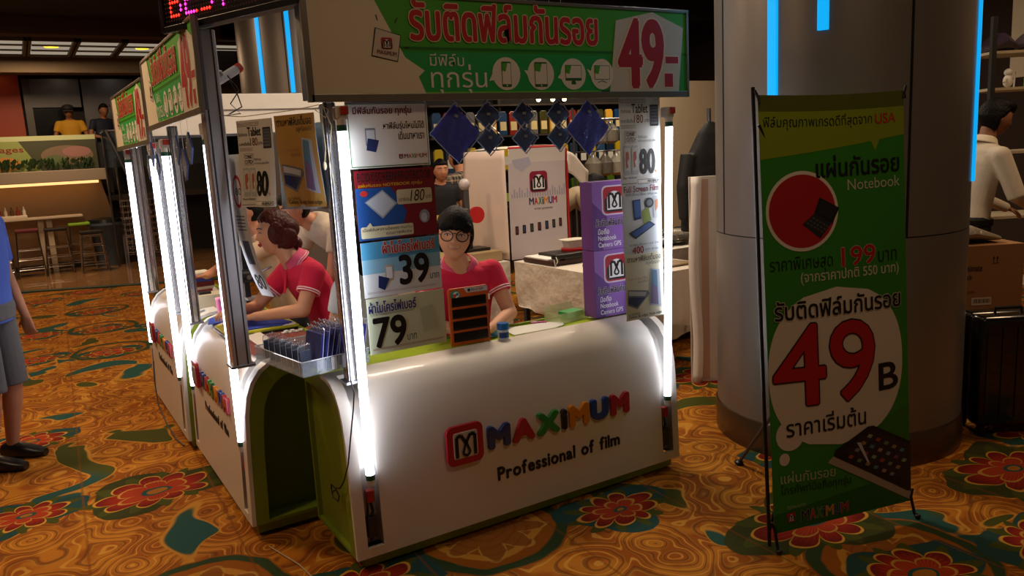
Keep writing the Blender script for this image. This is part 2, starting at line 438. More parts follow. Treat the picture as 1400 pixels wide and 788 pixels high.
for i in range(-2, 7):
    for j in range(0, 8):
        c = V((0, 13.46, 0)) + dx*(i*.6) + dy*(.39 + j*.6)
        if tile_me is None: o = tb.build('tile', TM, sub, bevel=0); tile_me = o.data
        else: o = bpy.data.objects.new('tile', tile_me); C.objects.link(o); o.parent = sub
        o.location = c; o.rotation_euler = (0, 0, ang)
# outer walls and ceiling
DKB = M('#241812', .8, 0, .1)
b = B(); b.box(-8, 14, 22, 22.2, 0, 4.6); struct(b.build('wall_back', DKB))
b = B(); b.box(11, 11.2, -4, 22, 0, 4.6); struct(b.build('wall_right', M('#33231a', .8, 0, .1)))
b = B(); b.box(-8.2, -8, -4, 22, 0, 4.6); struct(b.build('wall_left', M('#3a2618', .8, 0, .1)))
b = B(); b.box(-8, 11, -4, 22, 4.3, 4.4); struct(b.build('ceiling', M('#2b1a12', .85, 0, .1)))
b = B(); b.box(-8, 3, 11.0, 13.2, 3.85, 4.3); struct(b.build('trim_2', M('#1c100b', .8), bevel=.01))
b = B(); b.box(-8, 3, 13.2, 13.5, 3.62, 4.3); struct(b.build('trim_3', M('#4a3426', .8), bevel=.01))
b = B(); b.box(-8, 3, 15.6, 16.0, 3.36, 4.3); struct(b.build('trim_4', M('#6b5c48', .8), bevel=.01))
# coffered light panels in the far ceiling
LIT = M('#cfc8b4', .5, emit=.42, var=0); LITY = M('#ffd640', .5, emit=1.6, var=0)
def coffer(i, x, label):
    t = thing('ceiling_light', label, 'ceiling light', (x, 14.55, 3.62), 0, 'coffered ceiling lights')
    b = B(); fr = M('#5c4c38', .6)
    b.box(-.31, .31, -.9, -.86, -.03, .03); b.box(-.31, .31, .86, .9, -.03, .03); b.box(-.31, -.27, -.9, .9, -.03, .03); b.box(.27, .31, -.9, .9, -.03, .03)
    b.build('frame', fr, t, bevel=.004)
    for k in range(3):
        b = B(); b.box(-.26, .26, -.82+k*.57, -.35+k*.57, .0, .02); b.build('diffuser', LIT, t)
    for k in range(2):
        b = B(); b.box(-.26, .26, -.33+k*.57, -.28+k*.57, -.02, .02); b.build('louvre', fr, t)
    if i in (1, 3):
        b = B(); b.lathe([(.1, 0), (.1, .015)], 16, (0, -.2, -.02)); b.build('lamp', LITY, t)
coff = ['leftmost slatted ceiling light panel far above the food stall', 'second slatted ceiling light panel from the left, with a yellow spot', 'third slatted ceiling light panel from the left above the food stall',
        'fourth slatted ceiling light panel from the left, with a yellow spot', 'fifth slatted ceiling light panel from the left, above the small green sign', 'slatted ceiling light panel just left of the tall chrome post']
for i in range(6): coffer(i, .08+i*.64, coff[i])
b = B(); b.box(-8, 4.2, 13.5, 15.6, 3.66, 3.70); struct(b.build('ceiling_soffit', M('#3e3024', .8)))
# beams over the right side, seen above and behind the front sign
for k, (y, z0, z1, c) in enumerate([(9.5, 3.55, 4.3, '#1a0f0b'), (12.0, 3.35, 4.3, '#33211a'), (14.5, 3.05, 4.3, '#1c120e'), (16.8, 2.9, 4.3, '#5a4c3e')]):
    b = B(); b.box(3.2, 11, y, y+.5, z0, z1); struct(b.build('trim_%d' % (5+k), M(c, .8), bevel=.02))

# ---------------------------------------------------------------- food stall, far left
FY = 16.5
b = B(); b.box(-8, 3.6, 17.4, 17.5, 0, 3.5); struct(b.build('wall_stall', M('#26211f', .7)))
st = B(); st.box(-8, .26, 17.2, 17.35, 2.2, 3.5); struct(st.build('wall_orange', M('#b2421a', .5)))
wp = None
for k, (x0, x1) in enumerate(((.34, 1.22), (1.25, 2.15), (2.18, 3.0))):
    b = B(); b.box(x0, x1, 17.15, 17.3, 2.9 if k == 0 else 2.2, 3.42)
    o = b.build('wall_panel', M('#6e7078', .45, 0, .06), None, bevel=.01); struct(o)
b = B(); b.box(.42, .98, 17.2, 17.28, 2.2, 2.98); struct(b.build('door_1', M('#0b1016', .15)))
b = B(); b.box(.30, .42, 17.1, 17.3, 1.6, 3.42); struct(b.build('trim_9', M('#4a4640', .4)))
for x, m_ in ((-.0, '#ffb05a'), (.9, '#ffe2b8'), (1.75, '#fff0d8')):
    t = thing('downlight', {-.0: 'small recessed downlight over the orange wall', .9: 'small recessed downlight over the grey panels', 1.75: 'small recessed downlight right of the person in navy'}[x], 'downlight', (x, 16.9, 3.5))
    b = B(); b.lathe([(.07, 0), (.08, .03), (.05, .04)], 16); b.build('trim_ring', STEEL, t)
    b = B(); b.lathe([(.05, -.006), (.05, .005)], 16); b.build('lamp', M(m_, .5, emit=8, var=0), t)
# raised terrace: bulkhead, front wall, planting and printed fascia
b = B(); b.box(-8, 1.38, 15.75, 15.97, 1.55, 1.75); b.box(-8, 1.38, 15.97, 16.5, 1.55, 1.60); struct(b.build('wall_bulkhead', M('#8c8070', .55), bevel=.01))
b = B(); b.prism([(-8, .1), (1.46, .1), (1.46, .75), (1.30, 1.55), (-8, 1.55)], 1, 16.45, 16.55); struct(b.build('wall_terrace', M('#a8875f', .5, 0, .05)))
b = B(); b.box(-8, 1.46, 16.4, 17.3, -.01, .1); struct(b.build('baseboard_terrace', M('#1d1612', .4)))
b = B(); b.box(-8, 1.25, 16.2, 16.3, 1.5, 1.55); struct(b.build('trim_10', M('#ffc07a', .5, emit=1.6, var=0)))
area('cove_lamp', (-1.0, 16.25, 1.52), 4, 7, (1, .7, .4), (-1.0, 16.45, .8), .08)
t = thing('menu_banner', 'long printed food stall banner with lettering ges behind the hedge', 'banner', (-2.4, 15.85, 1.74))
b = B(); b.box(0, 3.66, 0, .06, 0, .6); b.build('board', M('#8d9a62', .5), t, bevel=.004)
p = Print(366, 60, 3.66, .6)
p.rect(0, 0, 366, 8, '#aab58a').rect(0, 8, 366, 60, '#7f8d4e', 1)
p.poly([(250, 8), (366, 8), (366, 60), (280, 60)], '#3b3f2c', 2).ell(320, 34, 40, 17, '#6e5d4a', 3).ell(335, 28, 22, 9, '#8c6560', 4).ell(300, 42, 16, 9, '#51613b', 4)
p.ell(225, 46, 26, 12, '#b07a32', 3).ell(205, 50, 20, 9, '#c49a4a', 4)
p.text('beverages', 175, 17, 256, 29, '#7a1f1a', 5, .02); p.build(t)
o = B()
for k in range(420):
    x = random.uniform(-2.4, 1.2); z = 1.75+random.uniform(0, .14); y = 15.80+random.uniform(-.03, .02); a = random.uniform(0, 6.28)
    o.add([(x, y, z), (x+.04*cos(a), y+.02, z+.05), (x+.02, y-.02, z+.09), (x-.04*cos(a), y, z+.04)], [(0, 1, 2, 3)])
hd = o.build('hedge', M('#1f3a14', .7, 0, .3), None, fixn=False); prop(hd, 'low dark green hedge along the foot of the stall banner', 'hedge', None, 'stuff')
# railing going up beside the terrace
t = thing('stair_railing', 'brushed metal stair railing with glass beside the terrace', 'railing', (1.3, 15.6, 0))
b = B(); b.tube([(.02, 0, 2.35), (.12, 0, 2.4), (.55, -.1, 1.0), (.58, -.1, .9)], .025); b.tube([(.14, 0.05, 2.35), (.68, 0, .9)], .02); b.build('handrail', STEEL, t, smooth=True)
for k in range(4):
    b = B(); x = .05+k*.16; b.tube([(x, 0, 0), (x, 0, 2.3-k*.38)], .018); b.build('baluster', STEEL, t, smooth=True)
b = B(); b.box(.05, 1.9, .04, .05, 1.75, 2.38); b.build('glass_panel', M('#3c4650', .1, alpha=.5, var=0), t)
b = B(); b.tube([(.05, .05, 2.38), (1.9, .05, 2.38)], .02); b.build('top_rail', STEEL, t, smooth=True)
# trash bin, stools, high tables
t = thing('trash_bin', 'tall grey-blue plastic trash bin by the stools', 'bin', (1.26, 16.08, 0))
b = B(); b.box(-8, 3.6, 16.0, 17.4, 3.545, 3.6); struct(b.build('ceiling_terrace', M('#1c1612', .8)))
b = B(); b.lathe([(.21, 0), (.29, .72), (.31, .74), (.31, .78), (.27, .78), (.26, .7), (.2, .05)], 28); b.build('bin_body', M('#46525e', .5), t, smooth=True)
b = B(); b.lathe([(.3, .77), (.28, .84), (.1, .87), (.01, .87)], 28); b.build('liner', M('#14161a', .3, 0, .2, .3, 20), t, smooth=True)
def stool(x, y, h, seat, label, rz=0, n=3):
    t = thing('bar_stool', label, 'stool', (x, y, 0), rz, 'chrome bar stools by the terrace')
    b = B(); b.obox((0, 0, h), (.34, .34, .05)); b.build('seat', seat, t, bevel=.015)
    for sx in (-1, 1):
        for sy in (-1, 1):
            b = B(); b.tube([(sx*.15, sy*.15, h), (sx*.2, sy*.2, .0)], .013, 6); b.build('leg', CHROME, t, smooth=True)
    for k in range(n):
        b = B(); z = .14+k*.16; q = .2-.05*z/h
        b.tube([(-q, -q, z), (q, -q, z), (q, q, z), (-q, q, z), (-q, -q, z)], .009, 5, False); b.build('footrest_ring', CHROME, t, smooth=True)
for args in ((-.42, 15.4, .78, M('#5c1420', .5), 'bar stool with a dark red seat at the left edge'), (.02, 15.5, .78, M('#5c1420', .5), 'bar stool with a dark red seat left of the white pillar'),
             (.44, 15.62, .76, BLACK, 'black seated chrome stool right of the white pillar'), (.82, 15.95, .8, M('#7fae1e', .4), 'chrome stool with a lime green seat'),
             (.95, 15.30, .68, BLACK, 'low black topped chrome stool next to the trash bin', 0, 4)): stool(*args)
t = thing('high_table', 'narrow white high table on two slim pillars in front of the terrace', 'table', (0, 16.05, 0))
b = B(); b.box(-1.6, .9, -.2, .2, .93, .97); b.build('table_top', M('#c9b8a0', .3), t, bevel=.006)
for x in (.2, .33, -1.5):
    b = B(); b.box(x, x+.09, -.05, .05, 0, .93); b.build('leg', M('#cbb99c', .4), t, bevel=.004)
t = thing('condiment_tray', 'small white tray of bottles and cutlery on the high table', 'tray', (-.15, 16.0, .97))
b = B(); b.box(-.25, .22, -.1, .1, 0, .05); b.build('tray', M('#cfc4b4', .4), t, bevel=.01)
for k, c in enumerate(('#7a2418', '#c9b8a0', '#5a3a20', '#8a2c1c', '#d8d0c4')):
    b = B(); x = -.18+k*.09; b.lathe([(.025, .03), (.028, .12), (.012, .16), (.012, .2)], 10, (x, 0, 0)); b.build('bottle', M(c, .4), t, smooth=True)
for r in range(3):
    nm = ['bottom', 'middle', 'top'][r]
    t = thing('wire_rack', 'glinting chrome wire basket, %s of the stack beyond the bin' % nm, 'wire basket', (1.75, 15.2, .25+r*.312), 0, 'chrome wire baskets beyond the bin')
    b = B()
    for k in range(9):
        x = -.28+k*.07
        b.tube([(x, -.2, .3), (x, -.17, 0), (x, .17, 0), (x, .2, .3)], .005, 4)
    for z in (0, .1, .2, .3): b.tube([(-.3, -.2, z), (.3, -.2, z), (.3, .2, z), (-.3, .2, z), (-.3, -.2, z)], .006, 4, False)
    b.build('wires', CHROME, t)
    if r == 0:
        for sx in (-.3, .3):
            b = B(); b.box(sx-.012, sx+.012, -.21, -.19, -.25, .3); b.build('upright', STEEL, t)
            b = B(); b.box(sx-.012, sx+.012, .19, .21, -.25, .3); b.build('upright', STEEL, t)

# ---------------------------------------------------------------- columns with blue light strips
BLUE = M('#0aa6f0', .4, emit=1.0, var=0)
def column(name, x, y, r, label, strips, base=True, mat=None):
    o = struct(thing(name, None, None, (x, y, 0)))
    b = B(); b.lathe([(r, .17), (r, 1.146)], 72); b.build('cladding_lower', mat, o, smooth=True)
    b = B(); b.lathe([(r, 1.152), (r, 4.3)], 72); b.build('cladding_upper', mat, o, smooth=True)
    b = B(); b.lathe([(r-.006, 1.14), (r-.006, 1.16)], 72); b.build('joint', BLACK, o)
    b = B(); b.lathe([(r+.008, 0), (r+.008, .165), (r+.002, .175)], 72); b.build('base_ring', M('#6b5a48', .3, .8, .1), o, smooth=True)
    for a in (-115, -25, 65, 155):
        a = radians(a); b = B(); b.obox(((r)*cos(a), r*sin(a), 2.7), (.004, .012, 3.1), (0, 0, a)); b.build('seam', BLACK, o)
    for k, (a, z) in enumerate(strips):
        ra = radians(a); b = B(); b.obox(((r+.004)*cos(ra), (r+.004)*sin(ra), (z+4.3)/2), (.02, .05, 4.3-z), (0, 0, ra)); b.build('light_strip', BLUE, o, bevel=.004)
        l = bpy.data.lights.new('strip_glow', 'AREA'); l.shape = 'RECTANGLE'; l.size = .05; l.size_y = 4.2-z; l.energy = 1.2; l.color = (.15, .6, 1)
        lo = bpy.data.objects.new('strip_glow', l); C.objects.link(lo); lo.location = (x+(r+.03)*cos(ra), y+(r+.03)*sin(ra), (z+4.2)/2); lo.rotation_euler = V((cos(ra), sin(ra), 0)).to_track_quat('-Z', 'Y').to_euler()
    return o
COL = M('#8f8a86', .36, .55, .03, .02, 40)
column('trim_column_near', 3.8, 2.77, .64, None, [(-171, 1.845), (-150, 2.125), (-64, 1.38), (108, 1.8)], mat=COL)
column('trim_column_far', 3.1, 9.95, .66, None, [(-142, 2.46), (-111, 2.46)], mat=COL)
# ================================================================ KIOSK
PROF = [(0, .06), (.012, .40), (.022, .55), (.036, .63), (.06, .69), (.098, .738), (.145, .768), (.2, .782), (.262, .785)]
def prof(h, off=0):
    pts = [(y, z*h/.785) for y, z in PROF]
    if not off: return pts
    out = []
    for i, (y, z) in enumerate(pts):
        a = pts[max(0, i-1)]; c = pts[min(len(pts)-1, i+1)]; L_ = hypot(c[0]-a[0], c[1]-a[1])
        out.append((y + (c[1]-a[1])/L_*off, z - (c[0]-a[0])/L_*off))
    return out
def counter(name_label, loc, rz, L, D, h, slots, rec, worktop, group):
    t = thing('counter_unit', name_label, 'counter', loc, rz, group)
    po, pi_ = prof(h), prof(h, .018)
    xs = [0]; SW = .07
    for s in slots: xs += [s-SW/2, s+SW/2]
    xs.append(L)
    b = B()
    def seg(x0, x1, po_, pi__):
        n = len(po_); vs = []
        for x in (x0, x1):
            vs += [(x, y, z) for y, z in po_] + [(x, y, z) for y, z in pi__]
        m = 2*n; fs = []
        for i in range(n-1):
            fs += [(i, i+1, m+i+1, m+i), (n+i+1, n+i, m+n+i, m+n+i+1), (i+1, i, n+i, n+i+1), (m+i, m+i+1, m+n+i+1, m+n+i)]
        fs += [(0, m, m+n, n), (n-1, 2*n-1, m+2*n-1, m+n-1)]
        b.add(vs, fs)
    for k in range(0, len(xs), 2): seg(xs[k], xs[k+1], po, pi_)
    for s in slots:
        seg(s-SW/2, s+SW/2, [(0, .06), (0, .10)], [(.018, .06), (.018, .10)])
        seg(s-SW/2, s+SW/2, po[-2:], pi_[-2:])
    b.build('shell', WHITE, t, smooth=True)
    for s in slots:
        b = B(); q1, q2 = prof(h, .052), prof(h, .058); q1[0] = (q1[0][0], .10); q2[0] = (q2[0][0], .10); seg_b = b
        n = len(q1); vs = []
        for x in (s-SW/2, s+SW/2): vs += [(x, y, z) for y, z in q1]
        b.add(vs, [(i, i+1, n+i+1, n+i) for i in range(n-1)])
        sh_ = prof(h, .001); sh_[0] = (sh_[0][0], .10)
        for x in (s-SW/2+.0005, s+SW/2-.0005): b.add([(x, y, z) for y, z in q1] + [(x, y, z) for y, z in sh_], [(i, i+1, n+i+1, n+i) for i in range(n-1)])
        b.build('slot_channel', M('#b8b4ae', .35, .4), t, smooth=True)
        b = B(); b.box(s-.016, s+.016, .015, .045, .285, .335); b.build('lamp_socket', M('#b0281c', .5), t, bevel=.003)
        b = B(); b.tube([(s, .03, .29), (s+.008, .03, .24), (s-.008, .035, .2), (s+.01, .035, .16), (s, .04, .12)], .006, 6)
        b.tube([(s-.01, .035, .29), (s-.014, .03, .22), (s+.006, .03, .18), (s-.006, .04, .115)], .005, 6); b.build('cable', M('#1c1a18', .5), t, smooth=True)
        b = B(); b.box(s-.02, s+.022, .02, .05, .13, .22); b.build('ballast', M('#3c3028', .6, 0, .3, .1, 40), t, bevel=.004)
    # ends
    body = [(y, z) for y, z in prof(h, .018)]
    outer = body + [(D, h), (D, .06)]
    inner = [(.06+y*.95, .02+z*.9) for y, z in body] + [(D-.02, h*.9), (D-.02, .075)]
    for side, x0, x1 in (('near', L-.016, L), ('far', 0, .016)):
        b = B(); r = rec if (side == 'near') == (rz != 0) else .02
        # flange frame between the outer and inner outline
        n = len(outer); vs = []
        xa, xb = (x1-.001, x1-r) if side == 'near' else (x0+.001, x0+r)
        vs = [(xa, y, z) for y, z in outer] + [(xa, y, z) for y, z in inner] + [(xb, y, z) for y, z in inner]
        fs = [(i, (i+1) % n, n+(i+1) % n, n+i) for i in range(n)] + [(n+i, n+(i+1) % n, 2*n+(i+1) % n, 2*n+i) for i in range(n)]
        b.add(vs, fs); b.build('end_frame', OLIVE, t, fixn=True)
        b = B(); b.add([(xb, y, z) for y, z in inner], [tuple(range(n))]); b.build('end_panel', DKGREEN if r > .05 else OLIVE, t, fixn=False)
    b = B(); b.box(.02, L-.02, D-.016, D, .06, h); b.build('back_panel', OLIVE, t)
    b = B(); b.box(.01, L-.01, .258, D, h-.03, h-.012); b.build('worktop', worktop, t, bevel=.003)
    b = B(); b.box(.04, L-.03, .03, D-.01, .012, .064); b.build('plinth', LIME, t)
    b = B(); b.box(.06, L-.06, .08, D-.05, 0, .012); b.build('foot_frame', MATTEBLACK, t)
    return t
FX, FY0 = .955, 2.868
fu = counter('white front counter with raised colourful lettering, green ends and rounded top edge', (FX, FY0, 0), 0, 1.745, .50, .785, (.083, 1.672), .02, LIMETOP, 'white rounded kiosk counters')
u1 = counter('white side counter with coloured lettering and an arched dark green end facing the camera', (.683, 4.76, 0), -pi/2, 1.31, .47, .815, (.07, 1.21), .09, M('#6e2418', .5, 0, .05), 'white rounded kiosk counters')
u2 = counter('farther white side counter behind the arched one, at the left end of the kiosk', (.655, 6.22, 0), -pi/2, 1.38, .47, .815, (.08, 1.27), .05, M('#d8d4cc', .5, 0, .03), 'white rounded kiosk counters')

# raised letters, one part each
def raised(parent, body, u0, v0, u1, v1, mat, depth, bold, name='letter', y=0, slope=.012):
    """word stands on the front face: u along the counter, v height; each glyph its own part"""
    ws = [text_geo(ch, 0)[2]+bold*1.5 if ch != ' ' else .3 for ch in body]; gap = .07; t = sum(ws)+gap*(len(ws)-1)
    k = (u1-u0)/t; u = u0; hh = text_geo('M', 0)[3]
    for i, (ch, w) in enumerate(zip(body, ws)):
        if ch != ' ':
            vs, fs, ww, gh = text_geo(ch, 0, .5, 0); sc = (v1-v0)/hh; e = bold*sc
            m_ = mat[i % len(mat)] if isinstance(mat, list) else mat; me = B()
            for q in range(10):
                du, dv = (e*cos(2*pi*q/9), e*sin(2*pi*q/9)) if q else (0, 0)
                zz = v0 + gh*sc*.5
                me.add([(u+e+v.x*(w*k-2*e)+du, -(depth+q*.00012)*(.5+v.z)+y+zz*.02, v0+e+v.y*(gh*sc-2*e)+dv) for v in vs], fs)
            if bold > .05: addmesh(name, remesh(me, .0016, 3, .5), m_, parent)
            else: me.build(name, m_, parent)
        u += (w+gap)*k
def logo3d(parent, cu, cv, r, y=0):
    def rr(r_, k, y0, y1, mat, nm):
        pts = []
        for cx, cz, a0 in ((r_-k, r_-k, 0), (-r_+k, r_-k, 90), (-r_+k, -r_+k, 180), (r_-k, -r_+k, 270)):
            pts += [(cu+cx+k*cos(radians(a0+a)), cv+cz+k*sin(radians(a0+a))) for a in range(0, 91, 15)]
        b = B(); b.prism(pts, 1, y0, y1); return b.build(nm, mat, parent, bevel=.003)
    rr(r, r*.35, y-.018, y, M('#b01c2c', .35, 0, .02), 'emblem'); rr(r*.66, r*.12, y-.020, y-.017, M('#cfc6bd', .4, 0, .02), 'emblem_face')
    p = Print(2, 2, 2*r, 2*r, y-.0195); p.L = .002
    w = .17
    p.line([(.5, 1.58), (.5, .55), (.74, .48), (1, .9), (1.26, .48), (1.5, .55), (1.5, 1.58)], w, '#0e1116', 1)
    p.line([(1, .85), (.8, 1.4), (1, 1.56), (1.2, 1.4), (1, .85)], w*.75, '#0e1116', 2)
    o = p.build(parent, 'emblem_mark'); o.location = (cu-r, 0, cv-r); return o
MC = [M(c, .3, 0, .02, coat=.4) for c in ('#10357a', '#b01f2c', '#2a8a34', '#10182e', '#d88a18', '#143e94', '#b01f38')]
INK = M('#0c1018', .4)
def lettering(u, x0, s, z0, y=.008, prof_h=1):
    logo3d(u, x0+.088*s, z0+.062*s, .088*s, y-.001)
    raised(u, 'MAXiMUM', x0+.205*s, z0, x0+1.0*s, z0+.105*s, MC, .018, .065, y=y)
    raised(u, 'Professional of film', x0+.245*s, z0-.152*s, x0+.935*s, z0-.09*s, INK, .01, .022, y=y)
lettering(fu, .425, 1, .372)
lettering(u1, .21, .80, .50, .012); lettering(u2, .24, .80, .50, .012)

# ---------------------------------------------------------------- tubes and posts
def tube_light(x, y, z0, z1, label, lean=(0, 0)):
    t = thing('fluorescent_tube', label, 'tube light', (x, y, z0), 0, 'upright fluorescent tubes on the kiosk')
    L_ = z1-z0; b = B(); b.tube([(0, 0, .03), (lean[0], lean[1], L_-.03)], .0175, 16); b.build('glass_tube', TUBE, t, smooth=True)
    for q, s in ((0, 1), (1, -1)):
        c = V((lean[0]*q, lean[1]*q, L_*q))
        b = B(); b.tube([c+V((0, 0, .012*s)), c+V((0, 0, .034*s))], .0185, 14); b.build('end_cap', M('#1c5a4a', .4), t, smooth=True)
        b = B(); b.tube([c+V((0, 0, -.012*s)), c+V((0, 0, .014*s))], .0175, 14); b.build('end_cap', M('#d8d8d4', .4), t, smooth=True)
    c = V((lean[0], lean[1], L_)); b = B(); b.obox(c+V((.002, .012, .032)), (.042, .05, .05)); b.build('lamp_holder', M('#c8c4bc', .4), t, bevel=.006)
    b = B(); b.obox(c+V((.01, -.014, .04)), (.03, .012, .03)); b.build('holder_clip', M('#b8301c', .4), t, bevel=.003)
    return t
tube_light(1.040, 2.874, .375, 1.79, 'bright white upright tube at the left end of the front counter beside the price posters', (-.010, -.052))
tube_light(2.632, 2.874, .365, 1.76, 'bright white upright tube at the right end of the front counter', (-.003, -.052))
tube_light(.699, 3.55, .40, 1.78, 'bright upright tube at the near end of the side counter by the chrome post')
tube_light(.699, 4.69, .40, 1.76, 'bright upright tube at the far end of the nearer side counter')
tube_light(.671, 4.95, .40, 1.75, 'bright upright tube at the near end of the farther side counter')
tube_light(.671, 6.14, .40, 1.75, 'farthest bright upright tube, leftmost in the row of side tubes')
def post(x, y, z0, z1, w, label, mat=CHROME):
    t = thing('post', label, 'post', (x, y, z0), 0, 'metal posts carrying the kiosk signs')
    b = B(); b.box(-w/2, w/2, -w/2, w/2, 0, z1-z0); b.build('profile', mat, t, bevel=.006)
    b = B(); b.box(-w/2-.012, w/2+.012, -w/2-.012, w/2+.012, 0, .012); b.build('foot_plate', STEEL, t, bevel=.002)
    for s in (-1, 1):
        b = B(); b.box(s*w*.28-.003, s*w*.28+.003, -w/2-.002, -w/2+.001, .01, z1-z0); b.build('groove', M('#4a4c52', .4, .8), t)
    return t
post(1.03, 2.96, .775, 1.87, .05, 'slim metal post behind the left front tube')
post(2.64, 3.06, .785, 1.87, .05, 'slim metal post behind the right front tube')
post(.720, 3.48, .795, 2.20, .078, 'tall thick polished chrome post at the near corner of the side counter', M('#dcdce0', .34, .85, .15, .15, 5))
post(.74, 4.62, .80, 1.88, .05, 'slim metal post between the two side counters')
post(.71, 5.02, .80, 1.82, .05, 'slim metal post at the near end of the farther side counter')
post(.71, 6.10, .80, 1.82, .05, 'farthest slim metal post on the farther side counter')
post(2.36, 6.55, .0, 1.9, .05, 'rear metal post under the plain white rear sign')
post(.80, 6.62, .0, 1.9, .05, 'rear left metal post under the plain white rear sign')

# ---------------------------------------------------------------- green signs
def sign(label, loc, rz, w, h, big=True, d=.10):
    t = thing('sign_box', label, 'sign', loc, rz, 'green illuminated style sign boxes')
    b = B(); b.box(0, w, 0, d, 0, h); b.build('box', M('#6d6f74', .4, .6), t, bevel=.002)
    fr = M('#8f8a80', .35, .7, .1)
    for nm, a in (('frame_bottom', (0, w, -.008, 0, -.012, .016)), ('frame_top', (0, w, -.008, 0, h-.010, h+.004)), ('frame_side', (-.012, .012, -.008, .01, -.012, h+.004)), ('frame_side', (w-.008, w+.006, -.008, .01, -.012, h+.004))):
        b = B(); b.box(*a); b.build(nm, fr, t, bevel=.002)
    U = 1370; Vv = 300; p = Print(U, Vv, w, h); p.L = .0006
    G, G2, G3, CR = '#48b026', '#22ad52', '#78d02e', '#efe6ce'
    p.rect(0, 0, U, Vv, G, 0).rect(0, 158, U, Vv, '#32a022', 1).rect(150, 150, U, 158, '#1f7a18', 2)
    p.poly([(250, 165), (1010, 165), (1000, 283), (300, 283)], G2, 3).poly([(330, 283), (1000, 283), (990, 300), (300, 300)], G3, 3)
    p.poly([(0, 0), (190, 0), (282, 182), (340, 220), (320, 238), (345, 300), (0, 300)], CR, 4)
    p.ell(170, 292, 62, 6, '#a89a80', 5)
    # tablet-shaped leaflet with the emblem
    p.poly([(196, 98), (274, 118), (258, 196), (180, 180)], '#1b1b1b', 6).poly([(199, 101), (271, 120), (256, 193), (183, 177)], '#dcd6c6', 7)
    p.logo(228, 143, 17, 8); p.text('MAXiMUM', 198, 160, 255, 172, '#7a1f2a', 9, .02, slope=8)
    for (a, c, e, f) in ((206, 78, 202, 62), (258, 84, 266, 68), (282, 152, 296, 154)): p.line([(a, c), (e, f)], 3, '#33301f', 6)
    p.text('รับติดฟิล์มกันรอย', 304, 12, 970, 130, '#c41c1c', 6, .03, '#e8cfae', .035, slope=0)
    p.text('มีฟิล์ม', 358, 168, 470, 206, '#f0efe6', 6, .0); p.text('ทุกรุ่น', 358, 200, 545, 292, '#f0efe6', 6, .0)
    for k, cx in enumerate((615, 742, 868, 985)):
        cv = 228; p.ell(cx, cv, 50 - (k == 3)*3, 52, '#efece0', 6)
        p.poly([(cx-44, cv-10), (cx-62, cv + (22, -12, 12, -18)[k]), (cx-40, cv+20)], '#efece0', 5.6)
        if k < 2:
            ww = 17 + k*7; p.rrect(cx-ww, cv-38, cx+ww, cv+42, 4, '#2c6a2c', 7); p.rect(cx-ww+2, cv-33, cx+ww-2, cv+33, '#efece0', 8); p.poly([(cx-ww+2, cv-33), (cx+4, cv-33), (cx-4, cv-6), (cx-ww+2, cv-10)], '#4fae2a', 9); p.ell(cx, cv+37, 2.5, 2.5, '#efece0', 9)
        else:
            p.rect(cx-32, cv-30, cx+32, cv+(22 if k == 2 else 18), '#2c6a2c', 7); p.rect(cx-30, cv-28, cx+30, cv+(13 if k == 2 else 16), '#efece0', 8)
            p.poly([(cx-30, cv-28), (cx-8, cv-28), (cx-16, cv), (cx-30, cv-4)], '#4fae2a', 9)
            if k == 2: p.poly([(cx-7, cv+22), (cx+7, cv+22), (cx+10, cv+34), (cx-10, cv+34)], '#2c6a2c', 7)
            else: p.line([(cx-18, cv+28), (cx, cv+22), (cx+18, cv+28)], 2.5, '#2c6a2c', 7)
    p.poly([(1050, 45), (1210, 10), (1350, 60), (1325, 296), (1015, 300)], '#d9d4c4', 5).poly([(975, 283), (1010, 300), (1015, 283)], '#14501a', 5)
    p.text('49', 1062, 42, 1250, 272, '#b3181c', 7, .05, '#f2e3cf', .03); p.rect(1262, 160, 1328, 192, '#f2e3cf', 7).rect(1265, 164, 1324, 188, '#b3181c', 8)
    p.rect(1256, 220, 1302, 276, '#f2e3cf', 7).rect(1260, 224, 1298, 272, '#b3181c', 8)
    p.build(t); return t
sign('long green sign with red Thai lettering and 49 over the front counter', (.930, 2.83, 1.873), 0, 1.828, .378)
sign('green 49 sign over the nearer side counter, left of the chrome post', (.655, 4.80, 1.875), -pi/2, 1.47, .355, d=.022)
sign('green 49 sign farthest left, over the farther side counter', (.63, 6.22, 1.81), -pi/2+.02, 1.33, .35, d=.022)
# rear sign seen from behind
t = thing('sign_box', 'plain white back of the rear sign seen across the kiosk', 'sign', (.78, 6.62, 1.90), 0)
b = B(); b.box(0, 1.68, 0, .1, 0, .32); b.build('box', M('#dcd8d0', .5), t, bevel=.004)
b = B(); b.box(0, 1.68, -.012, 0, .195, .2); b.build('joint_strip', M('#8a857c', .5), t)
b = B(); b.box(0, 1.68, -.02, 0, -.01, .01); b.build('bottom_rail', STEEL, t)

